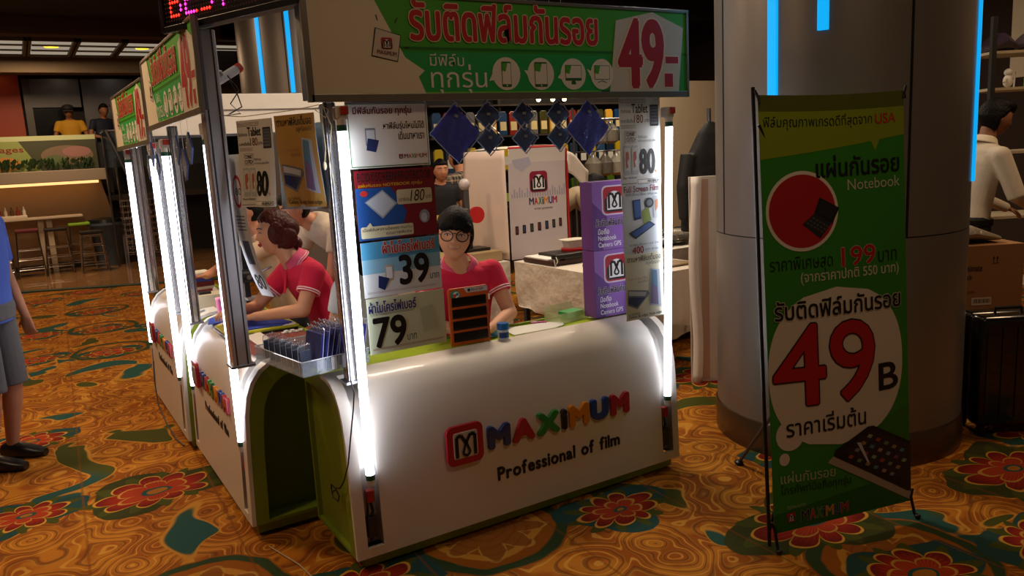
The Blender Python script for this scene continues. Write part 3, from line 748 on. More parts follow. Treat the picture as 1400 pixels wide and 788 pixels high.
# LED ticker on the chamfered corner
GL = {'B': ['11110', '10001', '10001', '11110', '10001', '10001', '11110'], 'E': ['11111', '10000', '10000', '11110', '10000', '10000', '11111'], 'S': ['01111', '10000', '10000', '01110', '00001', '00001', '11110'],
      'T': ['11111', '00100', '00100', '00100', '00100', '00100', '00100'], 'C': ['01111', '10000', '10000', '10000', '10000', '10000', '01111'], 'R': ['11110', '10001', '10001', '11110', '10100', '10010', '10001'], ' ': ['00000']*7}
rzl = atan2(2.84-3.60, .925-.60)
t = thing('led_display', 'dark dotted LED ticker with red lettering above the chamfered kiosk corner', 'LED sign', (.60, 3.60, 2.205), rzl)
b = B(); b.box(0, .83, 0, .07, 0, .30); b.build('housing', M('#14141a', .35, 0), t, bevel=.004)
for a, nm in (((0, .83, -.014, 0, -.006, .02), 'frame_bottom'), ((0, .83, -.014, 0, .285, .306), 'frame_top'), ((-.008, .014, -.014, 0, 0, .3), 'frame_side'), ((.816, .838, -.014, 0, 0, .3), 'frame_side')):
    b = B(); b.box(*a); b.build(nm, M('#25252b', .3, .5), t, bevel=.002)
PT = .0172; b = B()
off = M('#5a4030', .5, 0, 0)
NC, NR = 46, 15; lit = {}
u = 2
for ch in 'BEST SCREEN':
    for r in range(7):
        for c in range(5):
            if GL.get(ch, GL['E'])[r][c] == '1' and ch != 'N': lit[(u+c, 8-r)] = ch
    if ch == 'N':
        for r in range(7): lit[(u, 8-r)] = ch; lit[(u+4, 8-r)] = ch; lit[(u+min(4, max(0, r-1)), 8-r)] = ch
    u += 6
R1, R2 = M('#ff2418', .4, emit=5, var=0), M('#ff2fb0', .4, emit=5, var=0)
for mode in (0, 1):
    b = B()
    for i in range(NC):
        for j in range(1, NR):
            on = (i, j) in lit
            if on != bool(mode): continue
            b.mat(off if not on else (R2 if (i//6) % 2 == 1 else R1))
            x, z, r = .02+i*PT, .022+j*PT, .005 if not on else .007
            b.add([(x+r, -.002, z), (x, -.002, z+r), (x-r, -.002, z), (x, -.002, z-r), (x, -.005, z)], [(0, 1, 4), (1, 2, 4), (2, 3, 4), (3, 0, 4)])
    o = b.build('lit_dots' if mode else 'unlit_dots', None, t); o['kind'] = 'stuff'
# spare lamp with loose wires seen behind the chrome post
t = thing('spot_lamp', 'small white tube lamp with loose wires, tilted right of the chrome post', 'lamp', (.84, 3.66, 2.04), .5)
b = B(); b.tube([(-.07, 0, -.03), (.05, 0, .03)], .02, 16); b.build('body', M('#c8ccd4', .3), t, smooth=True)
b = B(); b.tube([(.05, 0, .03), (.072, 0, .041)], .021, 16); b.build('cap', M('#b8301c', .4), t, smooth=True)
b = B(); b.tube([(-.02, -.02, .0), (.03, -.03, -.06), (-.02, -.02, -.12), (.04, -.01, -.16), (-.06, 0, -.17), (-.1, 0, -.12)], .003, 5); b.tube([(0, .02, .02), (.05, .01, -.07), (.06, 0, -.13), (-.03, 0, -.17)], .003, 5); b.build('wire', M('#202020', .5), t, smooth=True)
b = B(); b.tube([(-.03, 0, 0), (-.08, -.05, .01), (-.135, -.082, .01)], .006, 6); b.build('bracket', STEEL, t, smooth=True)
b = B(); b.box(-8, 3.4, 16.56, 17.4, 1.15, 1.25); struct(b.build('floor_terrace', M('#3a3028', .6)))

# ================================================================ POSTERS ON THE KIOSK
def poster(label, loc, rz, w, h, draw, bg='#ecebe4', U=None, Vv=None, curl=None, group=None, back=None, th=.0012):
    t = thing('poster', label, 'poster', loc, rz, group)
    U = U or 300; Vv = Vv or 300*h/w
    f = curl or (lambda x, z, y: (x, y, z))
    b = B(); b.grid(lambda a, c: f(a*w, c*h, 0), 10, 12); o = b.build('sheet', back or M(bg, .5, 0, .01), t, smooth=True, fixn=False, solid=th)
    p = Print(U, Vv, w, h, -th/2, warp=(lambda x, y, z: f(x, z, y)) if curl else None); p.L = .0004
    if curl: p.y -= .0012
    draw(p, U, Vv); p.build(t); return t
def strip_lines(p, u0, u1, v, n, col, dv=4, w=1.2):
    for k in range(n): p.rect(u0, v+k*dv, u1-(k % 2)*8, v+k*dv+w, col, 2)
def d1(p, U, Vv):
    p.rect(4, 4, U-4, Vv-4, '#2c7a3a', 1).rect(7, 7, U-7, Vv-7, '#eeeee8', 2)
    p.text('มีฟิล์มกันรอย ทุกรุ่น', 24, 14, 238, 46, '#7a1a22', 3, .03); p.text('หาฟิล์มรุ่นไหนไม่ได้', 130, 66, 284, 98, '#16181c', 3, .02); p.text('เดินมาหาเรา', 184, 102, 282, 128, '#16181c', 3, .02)
    p.rrect(62, 86, 100, 146, 4, '#8e949c', 3); p.rect(66, 93, 96, 138, '#dfe6ec', 4); p.poly([(70, 120), (110, 128), (96, 168), (62, 160)], '#26386e', 5)
    p.logo(188, 186, 8, 3); p.maximum(200, 179, 288, 193, 3)
def d2(p, U, Vv):
    p.rect(0, 0, U, Vv, '#7c1220', 0).poly([(0, 60), (130, 60), (185, 150), (150, Vv), (0, Vv)], '#1c4f96', 1)
    p.text('BODY SCREEN PROTECTOR', 10, 8, 288, 38, '#16181c', 3, .02, '#b03038', .03); p.text('แผ่นกันรอย NOTEBOOK ทุกรุ่น', 12, 44, 250, 60, '#d8a81c', 3, .01)
    p.poly([(30, 108), (98, 68), (150, 118), (92, 168)], '#9aa4ae', 3).poly([(36, 108), (98, 74), (142, 118), (92, 160)], '#c4ccd4', 4)
    p.rrect(150, 72, 286, 124, 8, '#ccc29a', 3); p.text('180', 200, 76, 258, 116, '#141414', 4, .0, shear=.25); p.text('ราคาพิเศษ', 156, 100, 198, 114, '#141414', 4); p.text('บาท', 262, 98, 282, 110, '#141414', 4)
    p.rrect(8, 192, 205, 232, 6, '#d8d4ae', 3); p.poly([(30, 192), (44, 178), (52, 192)], '#d8d4ae', 3); p.text('เนื้อฟิล์มหนา แข็งแรง ทนทาน', 14, 196, 200, 208, '#141414', 4); p.text('คุณภาพพิเศษ', 100, 214, 198, 228, '#141414', 4)
    p.ell(252, 172, 20, 24, '#8f98ac', 3).ell(250, 176, 12, 16, '#c0c6d2', 4).ell(30, 78, 14, 10, '#c8342c', 3)
def d3(p, U, Vv):
    p.rect(0, 0, U, Vv, '#e6edf0', 0).rect(0, 0, U, 60, '#4fa4d2', 1).rect(0, 60, U, 110, '#8cc4e0', 1)
    p.text('ผ้าไมโครไฟเบอร์', 78, 2, 280, 44, '#b81c1c', 3, .03, '#f4eee6', .04)
    strip_lines(p, 100, 270, 48, 2, '#5c6a78')
    p.text('39', 138, 58, 250, 160, '#0c0c0e', 3, .045); p.text('บาท', 254, 134, 290, 154, '#14161a', 3)
    p.rrect(82, 84, 112, 140, 4, '#c8c0b0', 3); p.rect(86, 92, 108, 132, '#e8ecee', 4); p.poly([(56, 118), (96, 132), (76, 172), (52, 160)], '#1c2c66', 5)
    strip_lines(p, 10, 280, Vv-18, 2, '#b8a0a0')
def d4(p, U, Vv):
    p.rect(0, 0, U, Vv, '#dbe8c6', 0)
    p.text('ผ้าไมโครไฟเบอร์', 6, 12, 186, 52, '#182a7c', 3, .03, '#f0f2ea', .03); strip_lines(p, 8, 180, 56, 2, '#6c7a78')
    p.text('79', 20, 72, 140, 176, '#0c0c0e', 3, .045); p.text('บาท', 144, 146, 180, 168, '#14161a', 3)
    p.poly([(200, 60), (250, 50), (268, 140), (212, 150)], '#c4d4b0', 2)
    strip_lines(p, 10, 290, Vv-20, 2, '#a85a5a')
GP = 'price posters in a column on the left front post'
poster('white poster with green border, dark red Thai heading, topmost in the left column', (1.068, 2.872, 1.616), 0, .334, .246, d1, group=GP)
poster('red and blue poster with the price 180, second in the left column', (1.078, 2.870, 1.342), 0, .334, .266, d2, '#7c1220', group=GP)
poster('pale blue poster with a large 39, third in the left column', (1.080, 2.868, 1.120), 0, .334, .214, d3, group=GP)
poster('pale green poster with a large 79, bottom of the left column', (1.083, 2.866, .893), 0, .334, .222, d4, group=GP)
def d80(p, U, Vv):
    p.rect(0, 0, U, Vv, '#dcdcd6', 0)
    p.rect(6, 14, 190, 32, '#3c3a38', 2); p.rect(8, 16, 188, 30, '#e6e4de', 3); p.text('ฟิล์มคุณภาพเกรดดีจาก USA', 12, 17, 184, 29, '#6a2020', 4)
    p.text('Tablet', 88, 40, 206, 88, '#101012', 3, .02); p.text('ติดกันรอย', 10, 66, 82, 86, '#202022', 3); p.text('180', 104, 98, 172, 142, '#6a2a22', 3); p.text('ราคาเริ่มต้น', 10, 118, 100, 138, '#202022', 3, .01); p.text('บาท', 182, 122, 214, 138, '#202022', 3)
    p.rrect(222, 46, 286, 160, 5, '#2c2c30', 3); p.rect(227, 56, 281, 150, '#6c727c', 4)
    for i in range(4):
        for j in range(5): p.rect(232+i*12, 62+j*17, 239+i*12, 70+j*17, '#2e3440', 5)
    strip_lines(p, 10, 120, 152, 3, '#6c6c6c', 7, 2)
    p.rect(36, 184, 118, 246, '#56565a', 2); p.rect(38, 186, 116, 244, '#e6e4de', 3); p.text('CO/MART', 44, 190, 110, 212, '#101012', 4, .03); p.text('CO/TECH', 44, 218, 110, 240, '#101012', 4, .03)
    p.text('ติดกันรอย', 128, 208, 196, 224, '#3c3c40', 3); p.text('หน้าจอทุกชนิดโค้ง', 128, 230, 262, 248, '#2c2c30', 3)
    for x in (22, 78):
        p.rrect(x, 262, x+50, 420, 6, '#b8bcc0', 3); p.rect(x+4, 274, x+46, 396, '#d4d4d2', 4); p.poly([(x+14, 300), (x+34, 290), (x+38, 330), (x+24, 350), (x+32, 376), (x+16, 384), (x+12, 340)], '#b8694c', 5)
    p.text('80', 142, 286, 250, 416, '#0b0b0d', 3, .05); p.text('ฯ', 252, 400, 264, 418, '#c87c2c', 3)
    strip_lines(p, 14, 120, 434, 1, '#6c6c6c'); p.text('Phone 1 ฟิล์มกันรอย', 14, 428, 110, 442, '#303034', 4)
    p.rect(120, 448, 286, 472, '#3c3a38', 2); p.rect(122, 450, 284, 470, '#e6e4de', 3); p.text('MAXIMUM', 196, 453, 280, 468, '#14161a', 4, .04); strip_lines(p, 8, 112, 466, 1, '#4c4c4c', 3, 3)
def dfull(p, U, Vv):
    p.rect(0, 0, U, Vv, '#cfd6da', 0)
    p.text('Full Screen Film', 10, 8, 270, 46, '#8e1c2c', 3, .015); p.text('ติดได้เต็มจอ ไร้รอบ ทุกมุม มน', 22, 52, 262, 74, '#26262a', 3)
    p.poly([(70, 96), (130, 92), (134, 216), (80, 222)], '#1c3c82', 3).poly([(76, 104), (126, 100), (129, 200), (84, 206)], '#3a68b4', 4)
    p.poly([(140, 170), (190, 146), (212, 230), (150, 250)], '#8a9a3a', 3).ell(196, 120, 34, 32, '#1c1e22', 4).ell(196, 120, 22, 20, '#6c7480', 5)
    p.rrect(226, 80, 276, 220, 6, '#b4babe', 3); p.poly([(236, 110), (262, 100), (264, 150), (244, 180)], '#b8734c', 4)
    p.poly([(36, 300), (200, 236), (240, 262), (88, 340)], '#16223a', 4).poly([(52, 300), (194, 244), (222, 262), (92, 328)], '#2f56a0', 5)
    p.text('ชุดฟิล์มเต็มจอ ทุกสี ด้าน', 40, 368, 266, 386, '#2c2c30', 3); p.text('400', 62, 388, 146, 432, '#9c2030', 3, .03); p.text('บาท ทุกรุ่น', 156, 402, 260, 424, '#26262a', 3)
def dedge(p, U, Vv, bg='#dcd8be'):
    p.rect(0, 0, U, Vv, bg, 0)
    p.text('ตามหาฟิล์มเต็มจอ', 16, 10, 262, 58, '#26241e', 3, .005); p.text('อยู่หรือเปล่า?', 150, 62, 264, 100, '#5c5434', 3)
    p.text('Full Screen Film', 20, 178, 160, 196, '#b88c6c', 3); p.text('เต็มจอได้แล้ว', 86, 200, 166, 222, '#a08464', 3)
    p.poly([(14, 262), (160, 290), (172, 316), (80, 420), (10, 380)], '#6a6e80', 3).poly([(20, 272), (150, 300), (140, 330), (18, 306)], '#b8bcc4', 4).poly([(18, 320), (140, 340), (76, 404), (16, 368)], '#27305a', 4)
    p.poly([(184, 124), (252, 140), (262, 430), (170, 404)], '#aeb6c6', 3).poly([(192, 136), (232, 146), (238, 412), (180, 394)], '#5a86a8', 4).poly([(192, 240), (232, 280), (236, 412), (180, 394)], '#7c6a9a', 5)
    p.text('For SAMSUNG', 14, 446, 96, 462, '#4c4634', 3); p.text('Galaxy S6 edge, Note edge', 14, 462, 262, 490, '#26241e', 3, .01)
GR = 'posters in a column on the right front post'
poster('tall white poster reading Tablet 180 and 80, topmost on the right front post', (2.372, 2.872, 1.462), 0, .246, .408, d80, '#dcdcd6', 300, 480, group=GR)
poster('grey blue poster titled Full Screen Film with phones, middle of the right front post', (2.374, 2.869, 1.135), 0, .238, .332, dfull, '#cfd6da', 290, 440, group=GR)
poster('pale poster with a phone standing beside a tablet, lowest on the right front post', (2.376, 2.866, .822), 0, .236, .318, dedge, '#c9d2c8', 280, 500, group=GR)
rzc = atan2(-.50, .25); u_ = V((cos(rzc), sin(rzc), 0))
def bend(k): return lambda x, z, y: (x, y - k*((z/.34-1)**2)*.05 + .012*sin(x*30)*(1-z/.34), z)
A0 = V((.75, 3.42, 0))
GC = 'posters strung across the chamfered corner'
poster('white poster reading Tablet 180 and 80, hanging left on the string across the corner', A0+u_*.075+V((0, 0, 1.485)), rzc, .205, .345, d80, '#cfc6b4', 300, 480, curl=bend(.4), group=GC, back=M('#b8c8d6', .7, 0, .01))
poster('yellowish poster with phone and tablet, hanging right on the string across the corner', A0+u_*.295+V((0, 0, 1.48)), rzc, .215, .355, lambda p, U, Vv: dedge(p, U, Vv, '#b8924e'), '#b8924e', 280, 500, curl=bend(-.5), group=GC, back=M('#b8c8d6', .7, 0, .01))
poster('blank pale blue back of a sheet hanging behind the yellowish corner poster', A0+u_*.25+V((.04, .02, 1.47)), rzc, .28, .33, lambda p, U, Vv: None, '#b4c6d4', curl=bend(.2), group=GC)
t = thing('string', 'thin white string with loose knotted ends carrying the corner posters', 'string', (0, 0, 0))
b = B(); b.tube([(.74, 3.44, 1.86), (.80, 3.32, 1.845), (.93, 3.06, 1.85), (1.0, 2.93, 1.862)], .0018, 5)
b.tube([(1.0, 2.93, 1.86), (.985, 2.9, 1.80), (.99, 2.9, 1.7), (.98, 2.9, 1.64)], .0018, 5); b.tube([(1.0, 2.93, 1.86), (1.02, 2.9, 1.78), (1.0, 2.9, 1.66), (1.01, 2.9, 1.56)], .0018, 5)
b.tube([(1.0, 2.93, 1.86), (.97, 2.92, 1.84), (1.0, 2.9, 1.81), (1.02, 2.92, 1.84), (.99, 2.93, 1.86)], .0018, 5); b.build('cord', M('#d8cca0', .7), t, smooth=True)
b = B(); b.sph((.98, 2.9, 1.635), (.007, .007, .016)); b.build('tassel', M('#e0d8b8', .7), t, smooth=True)
def curl2(x, z, y):
    k = max(0, .42-z)/.42; return (x - k*k*.02, y + k*k*.10, z + k*k*.02)
poster('long curling sheet with a red circle hanging behind the tall chrome post', (.768, 3.50, 1.06), radians(-74), .10, .64, lambda p, U, Vv: (p.rect(0, 0, U, Vv, '#cfd2d4', 0), p.ell(150, 420, 110, 190, '#b01f2c', 1), p.ell(150, 420, 80, 150, '#dadcde', 2), p.text('180', 60, 380, 240, 460, '#202022', 3), p.rect(70, 1000, 230, 1300, '#38465c', 1), p.text('80', 60, 1440, 250, 1640, '#101012', 1, .04), strip_lines(p, 40, 250, 700, 5, '#4c4c4c', 40, 12)), '#cfd2d4', 300, 1745, curl=curl2)

# purple cardboard panels behind the right posters
def dpur(p, U, Vv):
    p.rect(0, 0, U, Vv, '#8a5cb4', 0).poly([(0, 110), (90, 190), (60, Vv), (0, Vv)], '#5c2a86', 1).poly([(U, 120), (190, 200), (240, Vv), (U, Vv)], '#6e3a96', 1)
    p.logo(140, 104, 72, 2, '#a8182e'); p.rrect(60, 24, 220, 184, 26, '#d8c8dc', 1)
    p.text('รับติดฟิล์มกันรอย', 18, 200, 250, 240, '#2a1040', 3, .04, '#efe8f4', .03)
    p.text('มือถือ', 30, 254, 100, 284, '#f0ecf4', 3, .015); p.text('Notebook', 30, 292, 146, 318, '#f0ecf4', 3, .015); p.text('Camera GPS', 30, 328, 176, 354, '#f0ecf4', 3, .015)
for k, lab in enumerate(('purple cardboard box with emblem, lower of the two on the front counter', 'purple cardboard box with emblem, upper of the two, stacked on its twin')):
    t = thing('display_box', lab, 'box', (2.412, 3.15, .787+k*.347), 0, 'purple display boxes on the front counter')
    b = B(); b.box(0, .262, 0, .10, 0, .345); b.build('carton', M('#7d4aa6', .5, 0, .04), t, bevel=.003)
    p = Print(262, 370, .262, .345); dpur(p, 262, 370); p.build(t)
    p = B(); p.box(0, .262, .04, .06, .3445, .3465); p.build('top_flap_seam', M('#5a3480', .5), t)

# ---------------------------------------------------------------- hanging cloth packets under the sign
def packet(label, x, z, r, mat, tilt=0):
    t = thing('cloth_packet', label, 'packet', (x, 2.89, z), 0, 'blue cloth packets hanging under the front sign')
    rr = random.Random(int(x*1000+z*77))
    def f(s, R_): return lambda a, c: ((lambda p, q: (p*R_+q*0, s*(.006*(1-abs(a*2-1)**4)*(1-abs(c*2-1)**4)) + .004*sin(a*17+c*9)*(r > .1), q*R_))((a+c-1), (c-a)))
    b = B(); n = 10
    b.grid(f(1, r*.93), n, n); b.grid(f(-1, r*.93), n, n); b.build('cloth', mat, t, smooth=True, fixn=False)
    b = B(); b.grid(lambda a, c: ((a+c-1)*r, -.010-.003*sin(a*23+c*11), (c-a)*r), 12, 12); b.build('clear_wrapper', WRAP, t, smooth=True, fixn=False)
    b = B()
    for s1, s2 in (((0, r), (r, 0)), ((r, 0), (0, -r)), ((0, -r), (-r, 0)), ((-r, 0), (0, r))):
        pts = [(s1[0]+(s2[0]-s1[0])*k/8+rr.uniform(-.002, .002), -.011, s1[1]+(s2[1]-s1[1])*k/8+rr.uniform(-.002, .002)) for k in range(9)]
        b.tube(pts, .0022, 5)
    b.build('sealed_edge', M('#9fb8e6', .15, 0, .2, coat=.6), t, smooth=True)
    b = B(); b.obox((0, -.014, r*.12 if r < .1 else r*.55), (.016, .001, .011), (0, .4 if r > .1 else 0, 0)); b.build('tag', M('#8c949c', .6), t)
    b = B(); b.tube([(0, -.005, r), (0, 0, 1.866-z)], .001, 4); b.build('thread', M('#d8d8d8', .6), t)
BAGC = M('#1c30d0', .6, 0, .2, .3, 30); BAGS_ = M('#24488a', .5, 0, .2, .3, 30)
packet('large deep blue cloth packet hanging diamond-wise at the left end of the row', 1.534, 1.736, .122, BAGC)
packet('large deep blue cloth packet hanging diamond-wise at the right end of the row', 2.205, 1.736, .130, BAGC)
for x, nm in ((1.685, 'left'), (1.860, 'middle'), (2.040, 'right')):
    packet('small navy packet, upper one of the %s pair under the front sign' % nm, x, 1.800, .063, BAGS_)
    t_ = packet('small navy packet, lower one of the %s pair under the front sign' % nm, x+.002, 1.704, .066, BAGS_)
# small packets hanging under the side sign
for k in range(6):
    t = thing('cloth_packet', 'small blue packet dangling under the side sign, %s from the near end' % ['first', 'second', 'third', 'fourth', 'fifth', 'sixth'][k], 'packet', (.66, 3.72+k*.16+(k > 2)*.5, 1.74-(k % 2)*.07), -pi/2, 'small packets under the side signs')
    b = B(); b.prism([(0, .07), (.062, 0), (0, -.07), (-.062, 0)], 1, -.004, .004); b.build('cloth', M('#1c2f62', .4, 0, .2), t)
    b = B(); b.prism([(0, .078), (.07, 0), (0, -.078), (-.07, 0)], 1, -.0075, -.0065); b.build('clear_wrapper', WRAP, t)
    b = B(); b.tube([(0, 0, .07), (0, 0, .14+(k % 2)*.07-(k > 2)*.03)], .001, 4); b.build('thread', M('#d8d8d8', .6), t)

# ---------------------------------------------------------------- tray of wrapped cloths at the corner
tr = radians(9); t = thing('acrylic_tray', 'clear acrylic tray at the kiosk corner holding wrapped cloths', 'tray', (.848, 3.0, .818), tr)
ACR = M('#c8d8e4', .05, 0, 0, alpha=.32, coat=.5)
TW, TD, TH = .30, .45, .062
b = B(); b.box(0, TW, 0, TD, 0, .004); b.build('tray_floor', ACR, t)
for a in ((0, TW, 0, .004, .004, TH), (0, TW, TD-.004, TD, .004, TH), (0, .004, .004, TD-.004, .004, TH), (TW-.004, TW, .004, TD-.004, .004, TH)):
    b = B(); b.box(*a); b.build('tray_wall', ACR, t)
b = B(); b.tube([(0, 0, TH), (TW, 0, TH), (TW, TD, TH), (0, TD, TH), (0, 0, TH)], .0022, 5, False); b.build('rim', M('#dfe9f2', .1, 0, 0, coat=.6), t)
b = B(); b.box(TW*.42, TW*.5, -.0012, 0, .006, .058); b.build('painted_highlight', M('#e6e8ea', .4), t)  # pale strip imitating a highlight on the clear front wall
tm = Matrix.Translation((.848, 3.0, .818)) @ Matrix.Rotation(tr, 4, 'Z')
pk = None
ords = ['first', 'second', 'third', 'fourth', 'fifth', 'sixth', 'seventh', 'eighth', 'ninth', 'tenth', 'eleventh', 'twelfth', 'thirteenth', 'fourteenth', 'fifteenth', 'sixteenth', 'seventeenth', 'eighteenth', 'nineteenth', 'twentieth']
def tray_packet(w, h, mat, edge, seed):
    rr = random.Random(seed)
    t = thing('wrapped_cloth', 'x', 'packet'); b = B(); b.box(-.007, .007, 0, w, .004, h); b.build('cloth', mat, t, bevel=.003)
    b = B(); ph = rr.uniform(0, 6)
    for s in (-1, 1): b.grid(lambda a, c: (s*(.0088+.002*sin(a*20+c*14+ph))*(1-.7*max(0, c-.8)/.2), -.004+a*(w+.008), .002+c*(h+.022+.005*sin(a*19+ph))), 10, 8)
    b.build('clear_wrapper', WRAP, t, smooth=True, fixn=False)
    b = B(); b.tube([(0, -.004+(w+.008)*k/12, h+.022+.004*sin(k*2.3+ph)+rr.uniform(-.0015, .0015)) for k in range(13)], .0016, 4)
    b.tube([(0, -.005, .004), (0, -.006, h*.5), (0, -.004, h+.02)], .0014, 4); b.build('crimped_edge', edge, t)
    return t
EDG = M('#c8d4f0', .12, 0, .2, coat=.8)
for k in range(11):
    t = tray_packet(.14, .148+(k % 3)*.008, NAVY, EDG, k) if k < 3 else copy_tree(src[k % 3])
    if k == 0: src = []
    if k < 3: src.append(t)
    t['label'] = 'tall wrapped navy cloth standing in the clear tray, %s from the left' % ords[k]; t['group'] = 'tall wrapped cloths in the tray'
    t.location = tm @ V((.088+k*.0185, .02, .006)); t.rotation_euler = (0, radians(10+(k % 4)*2), tr)
for k in range(7):
    t = tray_packet(.10, .085, M('#24365c', .6, 0, .2), EDG, 30+k) if k < 2 else copy_tree(src2[k % 2])
    if k == 0: src2 = []
    if k < 2: src2.append(t)
    t['label'] = 'short pale edged wrapped cloth at the left side of the tray, %s from the front' % ords[k]; t['group'] = 'short wrapped cloths in the tray'
    t.location = tm @ V((.018, .02+k*.055+.04, .006)); t.rotation_euler = (0, 0, tr + radians(-72)); t.scale = (1, .6, 1)
# ---------------------------------------------------------------- things on the front counter
t = thing('price_stand', 'orange display board with four black slots standing on the lime worktop before the seated boy', 'display stand', (1.60, 3.19, .776), radians(-6))
b = B(); b.prism([(0, 0), (.20, 0), (.20, .262), (.19, .27), (.01, .27), (0, .262)], 1, 0, .012); b.build('board', M('#c4571c', .45, 0, .04), t, bevel=.003)
for k in range(4):
    z = .018+k*.055; b = B(); b.box(.014, .186, -.004, 0, z, z+.043); b.build('slot', M('#08080a', .3), t, bevel=.001)
    b = B()
    for j in range(8): b.box(.022+j*.02, .036+j*.02, -.006, -.004, z+.004, z+.008)
    b.build('slot_edge', M('#242428', .3), t)
p = Print(200, 270, .2, .27); p.poly([(78, 4), (196, 4), (196, 26), (92, 26)], '#c8ccd2', 1); p.rrect(96, 8, 110, 22, 3, '#1c2030', 2); p.maximum(114, 9, 176, 21, 2)
p.ell(34, 32, 24, 22, '#1c8c74', 1).ell(38, 30, 15, 14, '#d8e4d8', 2).ell(30, 34, 10, 9, '#b8462c', 3).ell(44, 28, 7, 7, '#1c6c8c', 3)
for k in range(4): strip_lines(p, 40, 190, 44+k*55.5, 1, '#f0c8a0', 3, 2)
p.build(t)
b = B(); b.prism([(.0, 0), (.07, 0), (.01, .2)], 0, .08, .12); b.build('rear_strut', M('#8a4018', .6), t)
t = thing('wipes_tub', 'small white tub with a bright blue lid on the lime worktop', 'tub', (1.845, 3.13, .776))
b = B(); b.lathe([(.024, 0), (.0265, .004), (.0265, .052), (.024, .056)], 28); b.build('tub_body', M('#dfe4ea', .35), t, smooth=True)
b = B(); b.lathe([(.0285, .054), (.0285, .078), (.026, .084), (.001, .085)], 28); b.build('lid', M('#1576c4', .3), t, smooth=True)
b = B(); b.grid(lambda a, c: (.0269*cos(-2.9+a*2.2), .0269*sin(-2.9+a*2.2), .016+c*.026), 10, 2); b.build('label_band', M('#1c4f9c', .4), t, fixn=False)
t = thing('cleaning_cloth', 'crumpled light blue cloth on the worktop behind the blue lidded tub', 'cloth', (1.83, 3.24, .775))
b = B(); b.grid(lambda a, c: (-.05+a*.10, -.035+c*.07, .004+.045*abs(sin(a*5+c*2))*(1-abs(a*2-1)**2)*(1-abs(c*2-1)**2)+.003), 16, 12); b.build('cloth', M('#4f93c8', .8, 0, .1), t, smooth=True, solid=.002)
def sheets(name, label, cat, pts, z, mat, th=.003, group=None):
    c = V((sum(p_[0] for p_ in pts)/len(pts), sum(p_[1] for p_ in pts)/len(pts), z))
    b = B(); b.prism([(p_[0]-c.x, p_[1]-c.y) for p_ in pts], 2, 0, th); o = b.build(name, mat, None, loc=c, bevel=.0008); prop(o, label, cat, group); return o
sheets('paper_pad', 'white pad with rounded corners lying on the lime worktop', 'paper', [(1.93, 3.17), (2.16, 3.16), (2.24, 3.19), (2.26, 3.24), (2.22, 3.29), (2.0, 3.33), (1.95, 3.30)], .7745, PAPER, .006)
sheets('paper_slip', 'small white slip of paper in front of the white pad', 'paper', [(2.0, 3.135), (2.10, 3.12), (2.13, 3.15), (2.03, 3.162)], .7745, PAPER, .0015)
t = thing('plastic_case', 'open clear plastic case with green contents at the right of the worktop', 'box', (2.24, 3.22, .775), radians(8))
CL = M('#d8e4b8', .1, 0, 0, alpha=.35)
for a in ((0, .2, 0, .003, 0, .05), (0, .2, .12, .123, 0, .05), (0, .003, 0, .12, 0, .05), (.197, .2, 0, .12, 0, .05), (0, .2, 0, .12, 0, .003), (.0, .2, .123, .128, .05, .075)):
    b = B(); b.box(*a); b.build('case_wall', CL, t)
b = B(); b.obox((.13, .06, .028), (.11, .08, .03)); b.build('green_card', M('#2f9a4a', .5), t, bevel=.003)
t = thing('marker_pen', 'pink capped marker lying on the lime worktop beside the clear case', 'pen', (2.20, 3.29, .782), radians(150))
b = B(); b.tube([(0, 0, 0), (.05, 0, 0)], .007, 10); b.build('barrel', M('#d86aa8', .4), t, smooth=True)
b = B(); b.tube([(.05, 0, 0), (.075, 0, 0), (.08, 0, 0)], [.008, .008, .005], 10); b.build('cap', M('#e49ac4', .4), t, smooth=True)
# guide marks on the lime mat
b = B()
for k in range(14): b.box(.45+k*.085, .475+k*.085, .30+(k % 3)*.05, .303+(k % 3)*.05, .7735, .7741)
b.build('guide_marks', M('#4c6412', .6), fu)

# ---------------------------------------------------------------- things on the side counters
sheets('cutting_mat', 'dark red gridded cutting mat on the near side counter', 'mat', [(.99, 3.47), (1.145, 3.47), (1.145, 4.0), (.97, 4.0), (.80, 3.95), (.80, 3.60)], .8035, M('#6a2418', .6, 0, .08), .004)
b = B()
for k in range(9): b.box(.81, 1.14, 3.62+k*.04, 3.621+k*.04, .8076, .808)
for k in range(7): b.box(.84+k*.045, .841+k*.045, 3.50, 3.98, .8076, .808)
o = b.build('mat_grid', M('#b8745c', .6), None); prop(o, 'fine pale grid printed on the dark red cutting mat', 'grid')
t = thing('cutting_board', 'yellow edged black board carrying the folded blue cloth on the side counter', 'board', (.78, 4.02, .8035))
b = B(); b.box(0, .37, 0, .32, 0, .010); b.build('base', BLACK, t, bevel=.002)
b = B(); b.box(.004, .366, .012, .316, .010, .022); b.build('board', M('#b8b81c', .5), t, bevel=.002)
sheets('folded_cloth', 'bright blue microfibre cloth spread on the yellow edged board', 'cloth', [(.80, 4.07), (1.10, 4.06), (1.13, 4.10), (1.08, 4.32), (.82, 4.31)], .826, M('#2a45b8', .8, 0, .06, .1, 30), .006)
sheets('white_tag', 'white label lying at the corner of the yellow edged board', 'tag', [(1.06, 4.035), (1.13, 4.035), (1.14, 4.075), (1.10, 4.075)], .826, PAPER, .004)
for k in range(6):
    o = B().prism([(0, 0), (.022, .003), (.02, .02), (-.002, .016)], 2, 0, .006+.004*(k % 2)).build('paper_scrap', PAPER, None, loc=(1.03+k*.022, 3.93+(k % 2)*.012, .808), rz=k*.5)
    prop(o, 'crumpled white scrap on the dark red mat, %s from the left' % ords[k], 'scrap', 'white scraps on the red mat')
t = thing('heat_press', 'small black and grey press stand on the side counter beside the woman', 'machine', (.98, 4.04, .8265))
